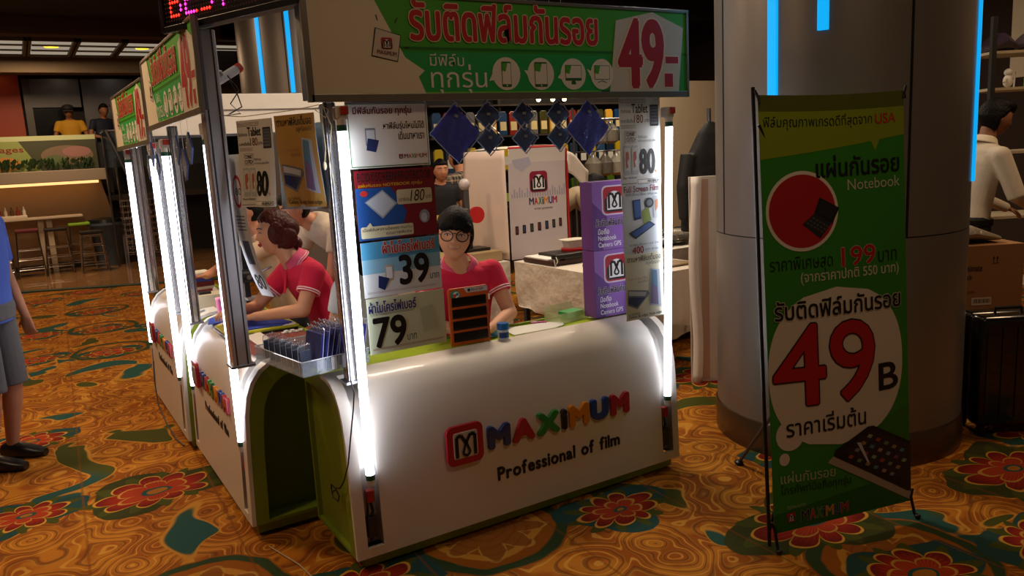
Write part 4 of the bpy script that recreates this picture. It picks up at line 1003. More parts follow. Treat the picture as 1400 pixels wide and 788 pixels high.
t.location = (1.00, 4.42, .8035)
b = B(); b.box(-.09, .12, -.07, .07, 0, .02); b.build('base', M('#5a5e64', .4, .5), t, bevel=.004)
b = B(); b.box(-.015, .015, .02, .05, .02, .42); b.build('column', M('#2c2e34', .35, .5), t, bevel=.003)
b = B(); b.tube([(-.045, 0, .25), (.045, 0, .25)], .032, 18); b.build('drum', M('#222428', .4, .3), t, smooth=True)
b = B(); b.obox((0, .03, .25), (.08, .05, .075)); b.build('head_block', M('#2a2c30', .4, .3), t, bevel=.005)
b = B(); b.tube([(0, -.036, .25), (0, -.045, .25)], .014, 16); b.build('knob', STEEL, t, smooth=True)
b = B(); b.box(-.02, .13, -.04, .06, .12, .132); b.build('platen', M('#a8adb2', .3, .6), t, bevel=.002)
b = B(); b.box(.0, .03, .0, .03, .02, .12); b.build('strut', STEEL, t)
b = B(); b.tube([(.045, 0, .25), (.10, -.02, .28), (.13, -.02, .29)], .006, 8); b.build('lever', STEEL, t, smooth=True)
t = thing('price_card', 'white card with a small dark picture leaning on the press stand', 'card', (.83, 4.30, .833), radians(-12))
b = B(); b.prism([(0, 0), (.07, 0), (.07, .2), (0, .22)], 1, 0, .002); b.build('card', PAPER, t)
p = Print(70, 200, .07, .2); p.rect(22, 70, 46, 120, '#2c4468'); p.build(t)
# farther unit: boxes, books, pink cup
t = thing('carton', 'small beige carton on the farther side counter', 'box', (.80, 5.02, .8035)); b = B(); b.box(0, .2, 0, .16, 0, .085); b.build('carton', M('#b0a488', .7), t, bevel=.002)
b = B(); b.box(.05, .12, .04, .1, .085, .1); b.build('black_lid', BLACK, t, bevel=.002)
b = B(); b.box(0, .2, 0, .16, -.0, .0005); b.build('base_seam', CARD, t)
prop(sheets('lime_board', 'lime green board under the beige carton', 'board', [(.78, 5.2), (1.05, 5.2), (1.05, 5.45), (.78, 5.45)], .8035, LIMETOP, .012), None)
bpy.data.objects['lime_board']['label'] = 'lime green board behind the beige carton on the farther side counter'
t = thing('pink_cup', 'pink plastic cup near the tube on the side counter', 'cup', (.90, 4.68, .8035)); b = B(); b.lathe([(.025, 0), (.032, .11), (.029, .11), (.022, .01)], 20); b.build('cup', M('#e06a9c', .4), t, smooth=True)
b = B(); b.lathe([(.033, .105), (.034, .112), (.03, .113)], 20); b.build('rim', M('#f0a0c0', .4), t, smooth=True)
o = sheets('blue_sheet', 'blue cloth sheet hanging over the edge of the farther side counter end', 'cloth', [(.78, 4.50), (.98, 4.50), (1.0, 4.62), (.82, 4.66)], .8035, M('#2a4fc0', .7), .005)
bk = [('#8c1c28', .03), ('#c8c0b0', .02), ('#6a1820', .035), ('#1c2f8c', .025), ('#c42c34', .02), ('#d8d4c8', .015)]; z = .8035
for k, (c, h) in enumerate(bk):
    o = B().box(-.12, .12, -.09, .09, 0, h).build('pack', M(c, .6), None, loc=(.93, 5.75, z), rz=.12*(k % 3-1), bevel=.002); z += h
    prop(o, 'flat coloured pack in the pile on the farther side counter, %s from the bottom' % ords[k], 'pack', 'flat packs piled on the farther side counter')
t = thing('glue_bottle', 'small white squeeze bottle standing on the pile of flat packs', 'bottle', (.86, 5.73, z)); b = B(); b.lathe([(.02, 0), (.02, .06), (.008, .075), (.008, .09)], 16); b.build('bottle', M('#c8ccd0', .4), t, smooth=True)
b = B(); b.lathe([(.01, .09), (.01, .105), (.004, .112)], 14); b.build('cap', M('#38508c', .4), t, smooth=True)
t = thing('tape_dispenser', 'dark blue and black tape dispenser by the rounded side counter edge', 'dispenser', (.80, 3.60, .8035), radians(60))
t.location = (.90, 3.52, .8035)
b = B(); b.prism([(0, 0), (.09, 0), (.09, .015), (.05, .045), (.02, .04), (0, .02)], 1, -.015, .015); b.build('body', M('#1c2440', .4), t, bevel=.003)
b = B(); b.tube([(.045, -.012, .04), (.045, .012, .04)], .022, 18); b.build('tape_roll', M('#c8c4b8', .4), t, smooth=True)

# ---------------------------------------------------------------- X banner by the column
BW, BH = .704, 1.736
t = thing('banner_stand', 'tall green banner on a black stand in front of the grey column', 'banner', (2.398, 2.008, 0), radians(-12.2))
def bw(x, y, z):
    s = .01*sin(x/BW*pi)*0
    zz = z + .075 - .008*sin(x/BW*pi)*(z/BH) + .004*sin(x/BW*pi)*(1-z/BH)
    return (x, y + z*.0615 - .012*sin(x/BW*pi)*(.5+.5*sin(z*3)), zz)
b = B(); b.grid(lambda a, c: bw(a*BW, .0012, c*BH), 16, 30); b.build('fabric', M('#3d7a1e', .6), t, smooth=True, fixn=False, solid=.001)
class GPrint(Print): pass
p = Print(BW*1000, BH*1000, BW, BH, 0, warp=bw); p.L = .0006; p.cuts = (16, 30)
U, Q = 704, 1736
def band(u0, v0, u1, v1, col, l, n=10):      # sliced so that it follows the cloth
    for i in range(n):
        for j in range(max(1, int((v1-v0)/120))):
            m = max(1, int((v1-v0)/120)); p.rect(u0+(u1-u0)*i/n, v0+(v1-v0)*j/m, u0+(u1-u0)*(i+1)/n, v0+(v1-v0)*(j+1)/m, col, l)
GR1, GR2, YG = '#2f8a1c', '#3f9c1e', '#7c8f14'
band(0, 0, U, Q, GR1, 0, 14)
band(0, 0, U, 62, '#56640e', 1); band(0, 62, U, 175, '#869c14', 1)
p.poly([(0, 175), (U, 175), (0, 243)], '#869c14', 1)
p.poly([(520, 170), (590, 160), (553, 232)], '#869c14', 2)
p.text('ฟิล์มคุณภาพเกรดดีที่สุดจาก', 18, 76, 540, 134, '#1c2a10', 3); p.text('USA', 556, 84, 660, 124, '#b8261c', 3, .02)
p.text('แผ่นกันรอย', 258, 238, 674, 322, '#0c140c', 3, .03); p.text('Notebook', 409, 336, 676, 380, '#c4ccb4', 3, 0, slope=2)
p.ell(186, 449, 172, 158, '#e4e2d6', 3, 44).ell(186, 449, 158, 144, '#b01c1c', 4, 44)
p.poly([(268, 398), (362, 446), (326, 506), (238, 462)], '#101012', 6).poly([(276, 408), (350, 448), (320, 494), (252, 460)], '#1f2226', 7)
p.poly([(182, 500), (244, 458), (326, 500), (264, 562)], '#26282c', 6)
for i in range(5):
    for j in range(3): p.poly([(206+i*16+j*14, 492+i*9-j*9), (216+i*16+j*14, 498+i*9-j*9), (210+i*16+j*14, 504+i*9-j*9), (200+i*16+j*14, 498+i*9-j*9)], '#4a4e56', 7)
p.text('ราคาพิเศษสุด', 24, 626, 322, 694, '#12240c', 3); p.text('199', 366, 608, 537, 684, '#b81820', 3, .03, '#d8d0b4', .03); p.text('บาท', 553, 640, 652, 686, '#12240c', 3)
p.text('(จากราคาปกติ 550 บาท)', 164, 688, 660, 742, '#c4ccb4', 3, .02, slope=6)
WH = '#dcd8cc'
cx, cy, ra, rb = 334, 1090, 336, 328
for j in range(24):
    y0, y1 = cy-rb+2*rb*j/24, cy-rb+2*rb*(j+1)/24
    def hw(y): return ra*max(0, 1-abs((y-cy)/rb)**2.3)**(1/2.3)
    a0, a1 = hw(y0), hw(y1)
    p.poly([(cx-a1, y1), (cx+a1, y1), (cx+a0, y0), (cx-a0, y0)], WH, 3)
p.ell(88, 1340, 66, 64, WH, 2.5).ell(58, 1436, 24, 26, WH, 2.5)
p.text('รับติดฟิล์มกันรอย', 36, 796, 663, 872, '#0c140c', 6, .035, WH, .04, slope=8)
p.text('49', 24, 896, 512, 1222, '#b8161e', 6, .02, '#200808', .025, slope=18); p.text('B', 538, 1110, 640, 1222, '#0c0c0c', 6, .03)
p.text('ราคาเริ่มต้น', 70, 1266, 462, 1346, '#101410', 6, .015, slope=6)
p.poly([(0, 1660), (U, 1600), (U, Q), (0, Q)], '#1d6a14', 2)
p.poly([(520, 1380), (U, 1300), (U, 1500)], '#2c7c1c', 2)
p.poly([(263, 1485), (330, 1430), (704, 1600), (704, 1732)], '#b4a898', 5)
p.poly([(292, 1462), (300, 1440), (470, 1366), (500, 1366), (704, 1470), (704, 1690), (680, 1684)], '#0a0a0c', 7).poly([(336, 1452), (480, 1386), (500, 1386), (704, 1484), (704, 1650), (670, 1640)], '#241c24', 8)
ICO = ['#8fae8c', '#9a8a5c', '#7c8ca4', '#a4522c', '#4f8a9c', '#8c4f5c', '#6c8c74', '#b0908c']
for i in range(6):
    for j in range(4):
        u, v = 476+i*44-j*34, 1398+i*23+j*24
        if u < 682 and u > 350: p.poly([(u, v), (u+20, v+9), (u+8, v+20), (u-12, v+11)], ICO[(i*3+j) % 8], 9)
p.poly([(410, 1424), (430, 1426), (474, 1520), (466, 1522)], '#c8ccd0', 10)
p.text('แผ่นกันรอย', 36, 1486, 300, 1534, '#a8c090', 4, .02, slope=14); p.text('โทรศัพท์มือถือทุกรุ่น', 36, 1542, 380, 1592, '#17340f', 4, 0, slope=14)
p.text('จัดจำหน่ายโดย', 62, 1628, 150, 1646, '#a8c890', 4, 0); p.logo(80, 1682, 20, 4); p.maximum(126, 1664, 366, 1708, 4, outline='#cfc6a8', bold=.03, slope=.03)
p.build(t)
POLE = M('#17171b', .35, .4)
b = B(); b.tube([bw(-.018, .01, -.05), bw(-.018, .01, BH*.5), bw(-.012, .012, BH+.03)], .0075, 8); b.build('side_pole', POLE, t, smooth=True)
b = B(); b.tube([(BW+.0, .03, .08), (BW*.52, .12, .95), (0, .10, 1.70)], .006, 8); b.tube([(.0, .03, .08), (BW*.48, .13, .95), (BW, .11, 1.72)], .006, 8); b.build('cross_poles', POLE, t, smooth=True)
b = B(); b.tube([(BW*.5, .13, .9), (.42, .55, .35), (.40, .80, .012)], .009, 8); b.build('rear_leg', M('#55585e', .35, .6), t, smooth=True)
b = B(); b.sph((.40, .80, .012), (.024, .024, .012)); b.build('rubber_foot', BLACK, t, smooth=True)
b = B(); b.obox((BW*.5, .13, .93), (.05, .03, .11)); b.build('hub', BLACK, t, bevel=.006)
for x in (0, BW):
    b = B(); b.tube([(x, .0, .10), (x+(.005 if x else 0), -.02, .02), (x+(.012 if x else .0), -.03, .012)], .0065, 8); b.build('front_foot', POLE, t, smooth=True)
    b = B(); b.sph((x+(.012 if x else 0), -.03, .012), (.013, .013, .012)); b.build('rubber_foot', BLACK, t, smooth=True)
    q = V(bw(x, -.004, BH-.012)); q2 = V(bw(x, -.004, .02))
    for c in (q, q2):
        b = B(); b.tube([c+V((0, -.006, -.02)), c+V((.0, .0, .0)), c+V((.014 if x else -.014, .006, .03))], .0065, 6); b.build('hook', BLACK, t, smooth=True)

# loose cable at the green end, cords on the carpet
o = B().tube([(1.005, 2.905, .80), (1.0, 2.86, .76), (.985, 2.845, .70), (.96, 2.84, .58), (.95, 2.86, .48), (.94, 2.9, .40), (.93, 2.93, .36), (.925, 2.98, .345), (.93, 3.04, .34), (.935, 3.06, .31), (.93, 3.03, .285), (.93, 2.97, .29), (.93, 2.95, .32), (.93, 2.985, .335), (.932, 3.05, .30)], .0032, 6).build('power_cord', M('#141414', .5), None, smooth=True)
prop(o, 'thin black power cord dangling in a loop at the front counter end', 'cord')
o = B().tube([(.60, 5.55, .42), (.585, 5.5, .3), (.58, 5.42, .16), (.60, 5.3, .06), (.62, 5.1, .012), (.64, 4.95, .008)], .004, 6).build('power_cord', M('#141414', .5), None, smooth=True)
prop(o, 'thin black cord hanging down the front of the farther side counter', 'cord')
o = B().tube([(.72, 3.34, .006), (.78, 3.1, .006), (.80, 2.9, .006), (.86, 2.78, .006)], .003, 6).build('floor_cord', M('#b8a080', .6), None, smooth=True)
prop(o, 'pale cord lying on the carpet below the arched counter end', 'cord')
# ================================================================ PEOPLE
def G(x, s): return math.exp(-(x/s)**2)
def head_pt(x, y, z, feat=True, jaw=1):
    w = .335*(1 - .30*jaw*max(0, -z)**1.5 - .06*max(0, z)**2)
    Xv = x*w; Z = z*.5; Y = y*(.40 if y > 0 else .45)
    if z < 0 and y < 0: Y *= 1 + .55*z
    if y > 0:
        Y = .40*(y**.8); Y *= 1 - .10*max(0, -z)
        if feat:
            Y += -.035*(G(Xv-.135, .065)+G(Xv+.135, .065))*G(Z-.015, .05) + .014*(G(Xv-.13, .1)+G(Xv+.13, .1))*G(Z-.095, .035)
            nz = max(0, min(1, (.06-Z)/.19)) if Z > -.13 else G(Z+.13, .028)
            Y += .085*G(Xv, .04+.02*nz)*nz + .02*(G(Xv-.045, .025)+G(Xv+.045, .025))*G(Z+.125, .025)
            Y += .022*G(Xv, .085)*G(Z+.235, .035) - .012*G(Xv, .1)*G(Z+.30, .03) + .03*G(Xv, .08)*G(Z+.42, .07)
            Y += .012*(G(Xv-.18, .07)+G(Xv+.18, .07))*G(Z+.12, .08)
    return V((Xv, Y, Z))
def face_y(X_, Z):
    z = Z/.5; w = .335*(1 - .30*max(0, -z)**1.5 - .06*max(0, z)**2); x = X_/w
    y = sqrt(max(0, 1-x*x-z*z)); return head_pt(x, y, z).y
def hm(c, s, yaw=0, pitch=0, roll=0):
    return Matrix.Translation(V(c)) @ Matrix.Rotation(radians(yaw), 4, 'Z') @ Matrix.Rotation(radians(pitch), 4, 'X') @ Matrix.Rotation(radians(roll), 4, 'Y') @ Matrix.Scale(s, 4)
def add_head(b, mx):
    nu, nv = 72, 48; vs = []
    for i in range(1, nv):
        a = pi*i/nv
        for k in range(nu):
            t_ = 2*pi*k/nu; vs.append(mx @ head_pt(sin(a)*cos(t_), sin(a)*sin(t_), cos(a)))
    vs += [mx @ head_pt(0, 0, 1), mx @ head_pt(0, 0, -1)]; N = (nv-1)*nu
    fs = [(i*nu+k, (i+1)*nu+k, (i+1)*nu+(k+1) % nu, i*nu+(k+1) % nu) for i in range(nv-2) for k in range(nu)]
    fs += [(N, k, (k+1) % nu) for k in range(nu)] + [(N+1, (nv-2)*nu+(k+1) % nu, (nv-2)*nu+k) for k in range(nu)]
    b.add(vs, fs); m3 = mx.to_3x3()
    for s in (-1, 1): b.sph(mx @ V((s*.335, -.03, -.02)), 1, 12, 8, m3 @ Matrix.Diagonal(V((.035, .065, .115))))
def hair(parent, mx, mat, fringe=.12, side=-.1, back=-.42, thick=1.10, extra=(), vox=.006, seed=0, sweep=0):
    nu, nv = 96, 60; vs = []
    for i in range(1, nv):
        a = pi*i/nv
        for k in range(nu):
            t_ = 2*pi*k/nu; x, y, z = sin(a)*cos(t_), sin(a)*sin(t_), cos(a)
            q = head_pt(x, y, z, False); lim = fringe + sweep*q.x + .02*sin(t_*14+seed) if y > .35 else (side + (fringe-side)*max(0, (y+.05))/.4 if y > -.05 else back)
            on = max(0, min(1, (q.z-lim)/.05+.5))
            s = (thick + .012*sin(t_*31+seed+z*3) + .01*sin(t_*53) + (.03 if z > .3 else 0))*on + .86*(1-on)
            vs.append(mx @ (q*s))
    vs += [mx @ (head_pt(0, 0, 1, False)*(thick+.03)), mx @ (head_pt(0, 0, -1, False)*.8)]; N = (nv-1)*nu
    fs = [(i*nu+k, (i+1)*nu+k, (i+1)*nu+(k+1) % nu, i*nu+(k+1) % nu) for i in range(nv-2) for k in range(nu)]
    fs += [(N, k, (k+1) % nu) for k in range(nu)] + [(N+1, (nv-2)*nu+(k+1) % nu, (nv-2)*nu+k) for k in range(nu)]
    b = B().add(vs, fs); m3 = mx.to_3x3()
    for c, r in extra: b.sph(mx @ V(c), 1, 18, 12, m3 @ Matrix.Diagonal(V(r)))
    return addmesh('hair', remesh(b, vox, 2, .4), mat, parent)
def face(parent, mx, mouth='smile', lips='#a8483f', brow=HAIRB, glasses=False, closed=.55):
    m3 = mx.to_3x3(); E = M('#1a100c', .25, 0, 0, coat=.5); EW = M('#d8d0c8', .4, 0, 0)
    for s in (-1, 1):
        y = face_y(s*.135, .01)
        b = B(); b.sph(mx @ V((s*.135, y-.022, .005)), 1, 16, 10, m3 @ Matrix.Diagonal(V((.058, .035, .030*closed/.55)))); e = b.build('eye', EW, parent, smooth=True)
        b = B(); b.sph(mx @ V((s*.135, y-.004, .006)), 1, 14, 8, m3 @ Matrix.Diagonal(V((.027, .020, .027*closed/.55)))); b.build('iris', E, e, smooth=True)
        b = B(); b.tube([mx @ V((s*(.135+d), face_y(s*(.135+d), .01+.03)+.004, .012+.026*(1-(d/.065)**2))) for d in (-.065, -.03, 0, .03, .065)], .008*m3.to_scale()[0], 6); b.build('eyelid', M('#3a2018', .5), parent, smooth=True)
        b = B(); b.tube([mx @ V((s*(.13+d), face_y(s*(.13+d), .115)+.004, .112+.02*(1-(d/.09)**2))) for d in (-.09, -.045, 0, .045, .09)], .013*m3.to_scale()[0], 6); b.build('eyebrow', brow, parent, smooth=True)
    L_ = M(lips, .45, 0, 0); y0 = face_y(0, -.235); sc = m3.to_scale()[0]
    if mouth == 'smile':
        b = B(); n = 9; pts = [(-.125+.25*k/(n-1)) for k in range(n)]
        b.tube([mx @ V((x, face_y(x, -.23)+.004, -.250+x*x*2.6)) for x in pts], [.006*sc+.010*sc*(1-(x/.125)**2) for x in pts], 8); b.build('lips', L_, parent, smooth=True)
        b = B(); b.tube([mx @ V((x*.8, face_y(x*.8, -.235)+.016, -.248+x*x*2.2)) for x in pts], .006*sc, 6); b.build('teeth', M('#e6ddd2', .4, 0, 0), parent, smooth=True)
    elif mouth == 'open':
        b = B(); b.sph(mx @ V((0, y0-.012, -.245)), 1, 18, 10, m3 @ Matrix.Diagonal(V((.10, .045, .066)))); b.build('lips', L_, parent, smooth=True)
        b = B(); b.sph(mx @ V((0, y0+.004, -.248)), 1, 16, 8, m3 @ Matrix.Diagonal(V((.08, .036, .046)))); b.build('mouth_inside', M('#3a0f0f', .6), parent, smooth=True)
        b = B(); b.sph(mx @ V((0, y0+.010, -.225)), 1, 16, 8, m3 @ Matrix.Diagonal(V((.066, .028, .016)))); b.build('teeth', M('#ece4da', .4, 0, 0), parent, smooth=True)
    else:
        b = B(); b.tube([mx @ V((x, face_y(x, -.235)+.003, -.24)) for x in (-.08, -.04, 0, .04, .08)], .011*sc, 8); b.build('lips', L_, parent, smooth=True)
    if glasses:
        gm = M('#0c0c0e', .3, 0, 0); g = None
        b = B(); ys = face_y(.135, .01)+.10
        for s in (-1, 1): b.tube([mx @ V((s*.150+.115*cos(a*pi/14), ys-1.1*(.115*cos(a*pi/14)*s+.15)**2, -.005+.105*sin(a*pi/14))) for a in range(29)], .0115*sc, 6, False)
        b.tube([mx @ V((-.045, ys-.0, .03)), mx @ V((-.02, ys+.006, .048)), mx @ V((.02, ys+.006, .048)), mx @ V((.045, ys-.0, .03))], .009*sc, 6)
        for s in (-1, 1): b.tube([mx @ V((s*.262, ys-.075, .02)), mx @ V((s*.335, ys-.16, .02)), mx @ V((s*.37, -.02, .0))], .009*sc, 6)
        g = b.build('glasses', gm, parent, smooth=True)
        for s in (-1, 1):
            b = B(); c = [mx @ V((s*.150+.11*cos(a*pi/12), ys-1.1*(.11*cos(a*pi/12)*s+.15)**2, -.005+.1*sin(a*pi/12))) for a in range(24)]; b.add(c, [tuple(range(24))]); b.build('lens', M('#b8c4cc', .03, 0, 0, alpha=.05), g, fixn=False)
def add_hand(b, w, d, n, side, curl=.5, s=1):
    """wrist w, direction d, palm normal n (palm faces n), thumb on +side"""
    w, d, n = V(w), V(d).normalized(), V(n).normalized(); n = (n - d*n.dot(d)).normalized(); q = d.cross(n)*side
    L_ = .085*s
    b.loft([(w - d*.01, q*.026*s, n*.020*s), (w + d*.02*s, q*.032*s, n*.017*s), (w + d*.055*s, q*.040*s, n*.015*s), (w + d*L_, q*.041*s, n*.013*s)], 16)
    for k, (o, ln) in enumerate(((.031, .072), (.0105, .08), (-.010, .075), (-.030, .058))):
        p0 = w + d*(L_-.008) + q*o*s; a = curl*.6
        cur, dd = p0, (d + q*o*2.2).normalized(); r = .0085*s
        for j, f in enumerate((.45, .32, .23)):
            dd2 = (dd*cos(a*(1+.2*j)) + n*sin(a*(1+.2*j))).normalized(); nx = cur + dd2*ln*f*s; b.cap2(cur, nx, r, r*.92, 8); cur = nx; r *= .92; a_ = a; n2 = (n*cos(a_) - dd*sin(a_)); dd = dd2; n = n if j else n
            a = curl*(.6 + .35*(j+1))
    tb = w + d*.03*s + q*.028*s; t1 = tb + (d*.55 + q*.75 + n*.35).normalized()*.035*s; t2 = t1 + (d*.85 + q*.25 + n*.45).normalized()*.028*s
    b.cap2(w + d*.015*s + q*.012*s, tb, .016*s, .012*s, 8); b.cap2(tb, t1, .0115*s, .0095*s, 8); b.cap2(t1, t2, .0095*s, .008*s, 8)
def person(label, loc, rz, J, skin=SKIN, shirt=PINK, trousers=None, vox=.007, trim=None, collar=None, sleeve=.5, hand_curl=.5, sit=True, bare_legs=0, shoes='#141416', w=1.0, hands=None, body_w=.165, group=None, shirt_len=0, palm=None):
    """J: pelvis chest neck head (centre, yaw, pitch, roll) sh/el/wr/hip/kn/an  (R = +x, L = -x); forward is +y"""
    t = thing('person', label, 'person', loc, rz, group)
    pel, che, nek = V(J['pelvis']), V(J['chest']), V(J['neck']); hc, yaw, pit, rol, hs = J['head']
    mx = hm(hc, hs, yaw, pit, rol); wv = V((1, 0, 0)); sp = (nek-pel).normalized(); dv = wv.cross(sp)*-1
    shx = (V(J['sh'][0]) - V(J['sh'][1])); shd = shx.normalized()
    def torso(b, g, low=0):
        W_ = body_w*g; up_ = nek - che
        dvp = V((0, 1, 0)); rings = []
        seq = [(-.14-low, .98, .82), (-.05, 1.0, .86), (.0, .98, .84), (.25, .92, .78), (.5, .98, .80), (.75, 1.08, .84), (.9, 1.08, .74), (.98, .80, .6), (1.03, .42, .42)]
        tot = nek - pel
        for f, a, d in seq:
            if f < .5: c = pel + (che-pel)*(f/.5)*1.0 if f > 0 else pel + (che-pel)*f*1.2
            else: c = che + (nek-che)*((f-.5)/.5)
            k = max(0, min(1, f)); ax = (wv*(1-k) + shd*k).normalized()
            dd = ax.cross((nek-che).normalized() if f > .5 else (che-pel).normalized()) * -1
            rings.append((c, ax*W_*a, dd*.118*g*d*(body_w/.165)))
        b.loft(rings, 28, 2.2)
    b = B(); add_head(b, mx); torso(b, .88)
    chin = V(hc) + (mx.to_3x3() @ V((0, -.12, -.30)))
    b.cap2(nek - V((0, .0, .03)), chin, .060*w, .052*w, 18); b.cap2(chin, V(hc), .05*w, .05*w, 14)
    for i, s in ((0, 1), (1, -1)):
        sh, el, wr = V(J['sh'][i]), V(J['el'][i]), V(J['wr'][i])
        b.cap2(sh, el, .046*w, .037*w, 16); b.cap2(el, wr, .039*w, .025*w, 16); b.cap2(che + (nek-che)*.7, sh, .06, .045*w, 14)
        fd = (J['hand'][i] if 'hand' in J else (wr-el)); pn = palm or (0, 0, -1)
        add_hand(b, wr, fd, pn, s, hand_curl, .95*w)
        hp, kn, an = V(J['hip'][i]), V(J['kn'][i]), V(J['an'][i])
        b.cap2(hp, kn, .072*w, .05*w, 16); b.cap2(kn, kn + (an-kn)*.3, .05*w, .054*w, 14); b.cap2(kn + (an-kn)*.3, an, .054*w, .034*w, 14)
    addmesh('body', remesh(b, vox, 4, .5), skin, t)
    b = B(); torso(b, 1.0, shirt_len)
    ends = []
    for i in (0, 1):
        sh, el = V(J['sh'][i]), V(J['el'][i]); e2 = sh + (el-sh)*sleeve; ends.append((e2, (el-sh).normalized()))
        b.sph(sh, .062*w, 16, 10); b.tube([sh, sh + (el-sh)*.02, e2], [.06*w, .062*w, .058*w], 18); b.cap2(che + (nek-che)*.72, sh, .075*w, .058*w, 14)
        if sleeve > 1: b.cap2(el, V(J['wr'][i]), .05*w, .036*w, 14)
    addmesh('shirt', remesh(b, vox, 3, .5), shirt, t)
    if trim:
        for e2, d in ends:
            a = d.orthogonal().normalized(); c_ = d.cross(a)
            for off in (.0, .012):
                b = B(); b.tube([e2 - d*(.004+off) + (a*cos(k*pi/12) + c_*sin(k*pi/12))*(.0595*w) for k in range(25)], .0032, 6, False); b.build('sleeve_trim', trim, t, smooth=True)
    if collar:
        nd = (chin - nek).normalized(); fwd = V((sin(-radians(yaw*.3)), cos(radians(yaw*.3)), 0)); a = wv; c_ = nd.cross(a)*-1
        if c_.y < 0: c_ = -c_
        base = nek + nd*.012
        def cf(u, v):
            th = -radians(158) + u*radians(316) - pi/2     # opening at the front
            rr = .066*w + v*.030; p_ = base + a*cos(th)*rr*1.05 + c_*(-sin(th)*-1)*rr
            fr = max(0, sin(th)) if False else max(0, abs(u-.5)*2-.55)/.45
            return p_ + nd*(.045 - v*.05 - fr*.055*v - fr*.02)
        b = B(); b.grid(cf, 30, 4); b.build('collar', collar, t, smooth=True, fixn=False, solid=.004)
        if trim:
            for v_ in (1.0, .8): b = B(); b.tube([cf(k/24, v_) + nd*.003 for k in range(25)], .0022, 5, False); b.build('collar_trim', trim, t, smooth=True)
        b = B()
        f0 = nek + c_*.075*w; b.loft([(f0 - V((0, 0, .0)) + c_*.0, a*.018, c_*.006), (f0 + c_*.028 - V((0, 0, .11)), a*.018, c_*.006)], 12); b.build('placket', shirt, t, smooth=True)
    tm_ = trousers or M('#1c1d24', .8, 0, .1)
    b = B(); b.loft([(pel + V((0, 0, .07)), wv*body_w*.95, V((0, .105, 0))), (pel, wv*body_w*1.03, V((0, .12, 0))), (pel - V((0, 0, .07)), wv*body_w, V((0, .115, 0)))], 24)
    for i in (0, 1):
        hp, kn, an = V(J['hip'][i]), V(J['kn'][i]), V(J['an'][i])
        if bare_legs: b.tube([hp, kn + (an-kn)*.05], [.09*w, .083*w], 18); b.sph(hp, .09*w)
        else: b.cap2(hp, kn, .086*w, .066*w, 16); b.tube([kn, an + V((0, 0, -.02))], [.064*w, .05*w], 16)
    addmesh('trousers' if not bare_legs else 'shorts', remesh(b, max(vox, .008), 3, .5), tm_, t)
    for i in (0, 1):
        an = V(J['an'][i]); b = B()
        b.loft([((an.x, an.y-.06, .045), V((.035, 0, 0)), V((0, 0, .045))), ((an.x, an.y-.02, .055), V((.040, 0, 0)), V((0, 0, .055))), ((an.x, an.y+.06, .045), V((.045, 0, 0)), V((0, 0, .045))), ((an.x, an.y+.14, .032), V((.046, 0, 0)), V((0, 0, .032))), ((an.x, an.y+.185, .024), V((.03, 0, 0)), V((0, 0, .022)))], 18)
        b.build('shoe', M(shoes, .35, 0, .05), t, smooth=True)
    return t, mx
# boy behind the front counter
J = dict(pelvis=(0, -.02, .52), chest=(0, .03, .84), neck=(.0, .09, 1.085), head=((.04, .185, 1.258), -12, 4, -6, .248),
         sh=[(.168, .07, 1.045), (-.168, .07, 1.045)], el=[(.22, .20, .84), (-.225, .18, .835)], wr=[(.08, .375, .815), (-.06, .40, .812)], hand=[(-.8, .5, -.05), (.9, .4, -.05)],
         hip=[(.09, .0, .50), (-.09, .0, .50)], kn=[(.12, .16, .44), (-.12, .16, .44)], an=[(.12, .05, .09), (-.12, .05, .09)])
WT = M('#f0d8da', .7, 0, 0)
t, mx = person('smiling person with black bowl haircut and round glasses, pink polo shirt, behind the front counter', (1.885, 3.64, 0), radians(165), J, vox=.0052, trim=WT, collar=M('#e0567a', .8, 0, .04), shirt=PINK)
hair(t, mx, HAIRB, fringe=.115, side=-.10, back=-.34, thick=1.16, extra=[((0, -.05, .25), (.36, .42, .30)), ((-.18, .30, .16), (.16, .09, .12)), ((.16, .30, .17), (.16, .09, .12)), ((0, .33, .17), (.2, .08, .11)), ((-.335, .03, .02), (.06, .16, .2)), ((.335, .03, .02), (.06, .16, .2))], vox=.0045, sweep=.12)
face(t, mx, 'smile', '#a8564c', glasses=True)
b = B(); b.obox((-.105, .163, .93), (.045, .004, .03)); b.build('chest_emblem', M('#d8dce4', .5), t)
# woman in pink at the side counter
J = dict(pelvis=(0, .0, .60), chest=(0, .13, .90), neck=(.03, .235, 1.125), head=((.09, .315, 1.285), -8, 2, 3, .228),
         sh=[(.16, .24, 1.07), (-.15, .20, 1.08)], el=[(.19, .44, .88), (-.20, .29, .90)], wr=[(.04, .56, .90), (-.05, .50, .875)], hand=[(-.3, .8, .1), (.2, .9, 0)],
         hip=[(.09, .02, .57), (-.09, .02, .57)], kn=[(.12, .18, .46), (-.12, .18, .46)], an=[(.11, .02, .09), (-.11, .02, .09)])
t, mx = person('laughing woman with tied brown hair and pink polo shirt leaning on the side counter', (1.455, 4.20, 0), radians(90), J, skin=M('#cf9672', .55, 0, .05), vox=.0055, trim=WT, collar=M('#e0567a', .8, 0, .04), body_w=.17, sleeve=.55)
hair(t, mx, HAIRBR, fringe=.27, side=.02, back=-.35, thick=1.12, extra=[((0, -.42, -.27), (.2, .2, .19)), ((-.28, -.22, -.12), (.12, .26, .26)), ((.28, -.22, -.12), (.12, .26, .26)), ((-.34, .02, .0), (.07, .2, .26)), ((.34, .02, .0), (.07, .2, .26)), ((0, -.25, .1), (.33, .33, .3))], vox=.005)
face(t, mx, 'open', '#b03438', brow=HAIRBR)
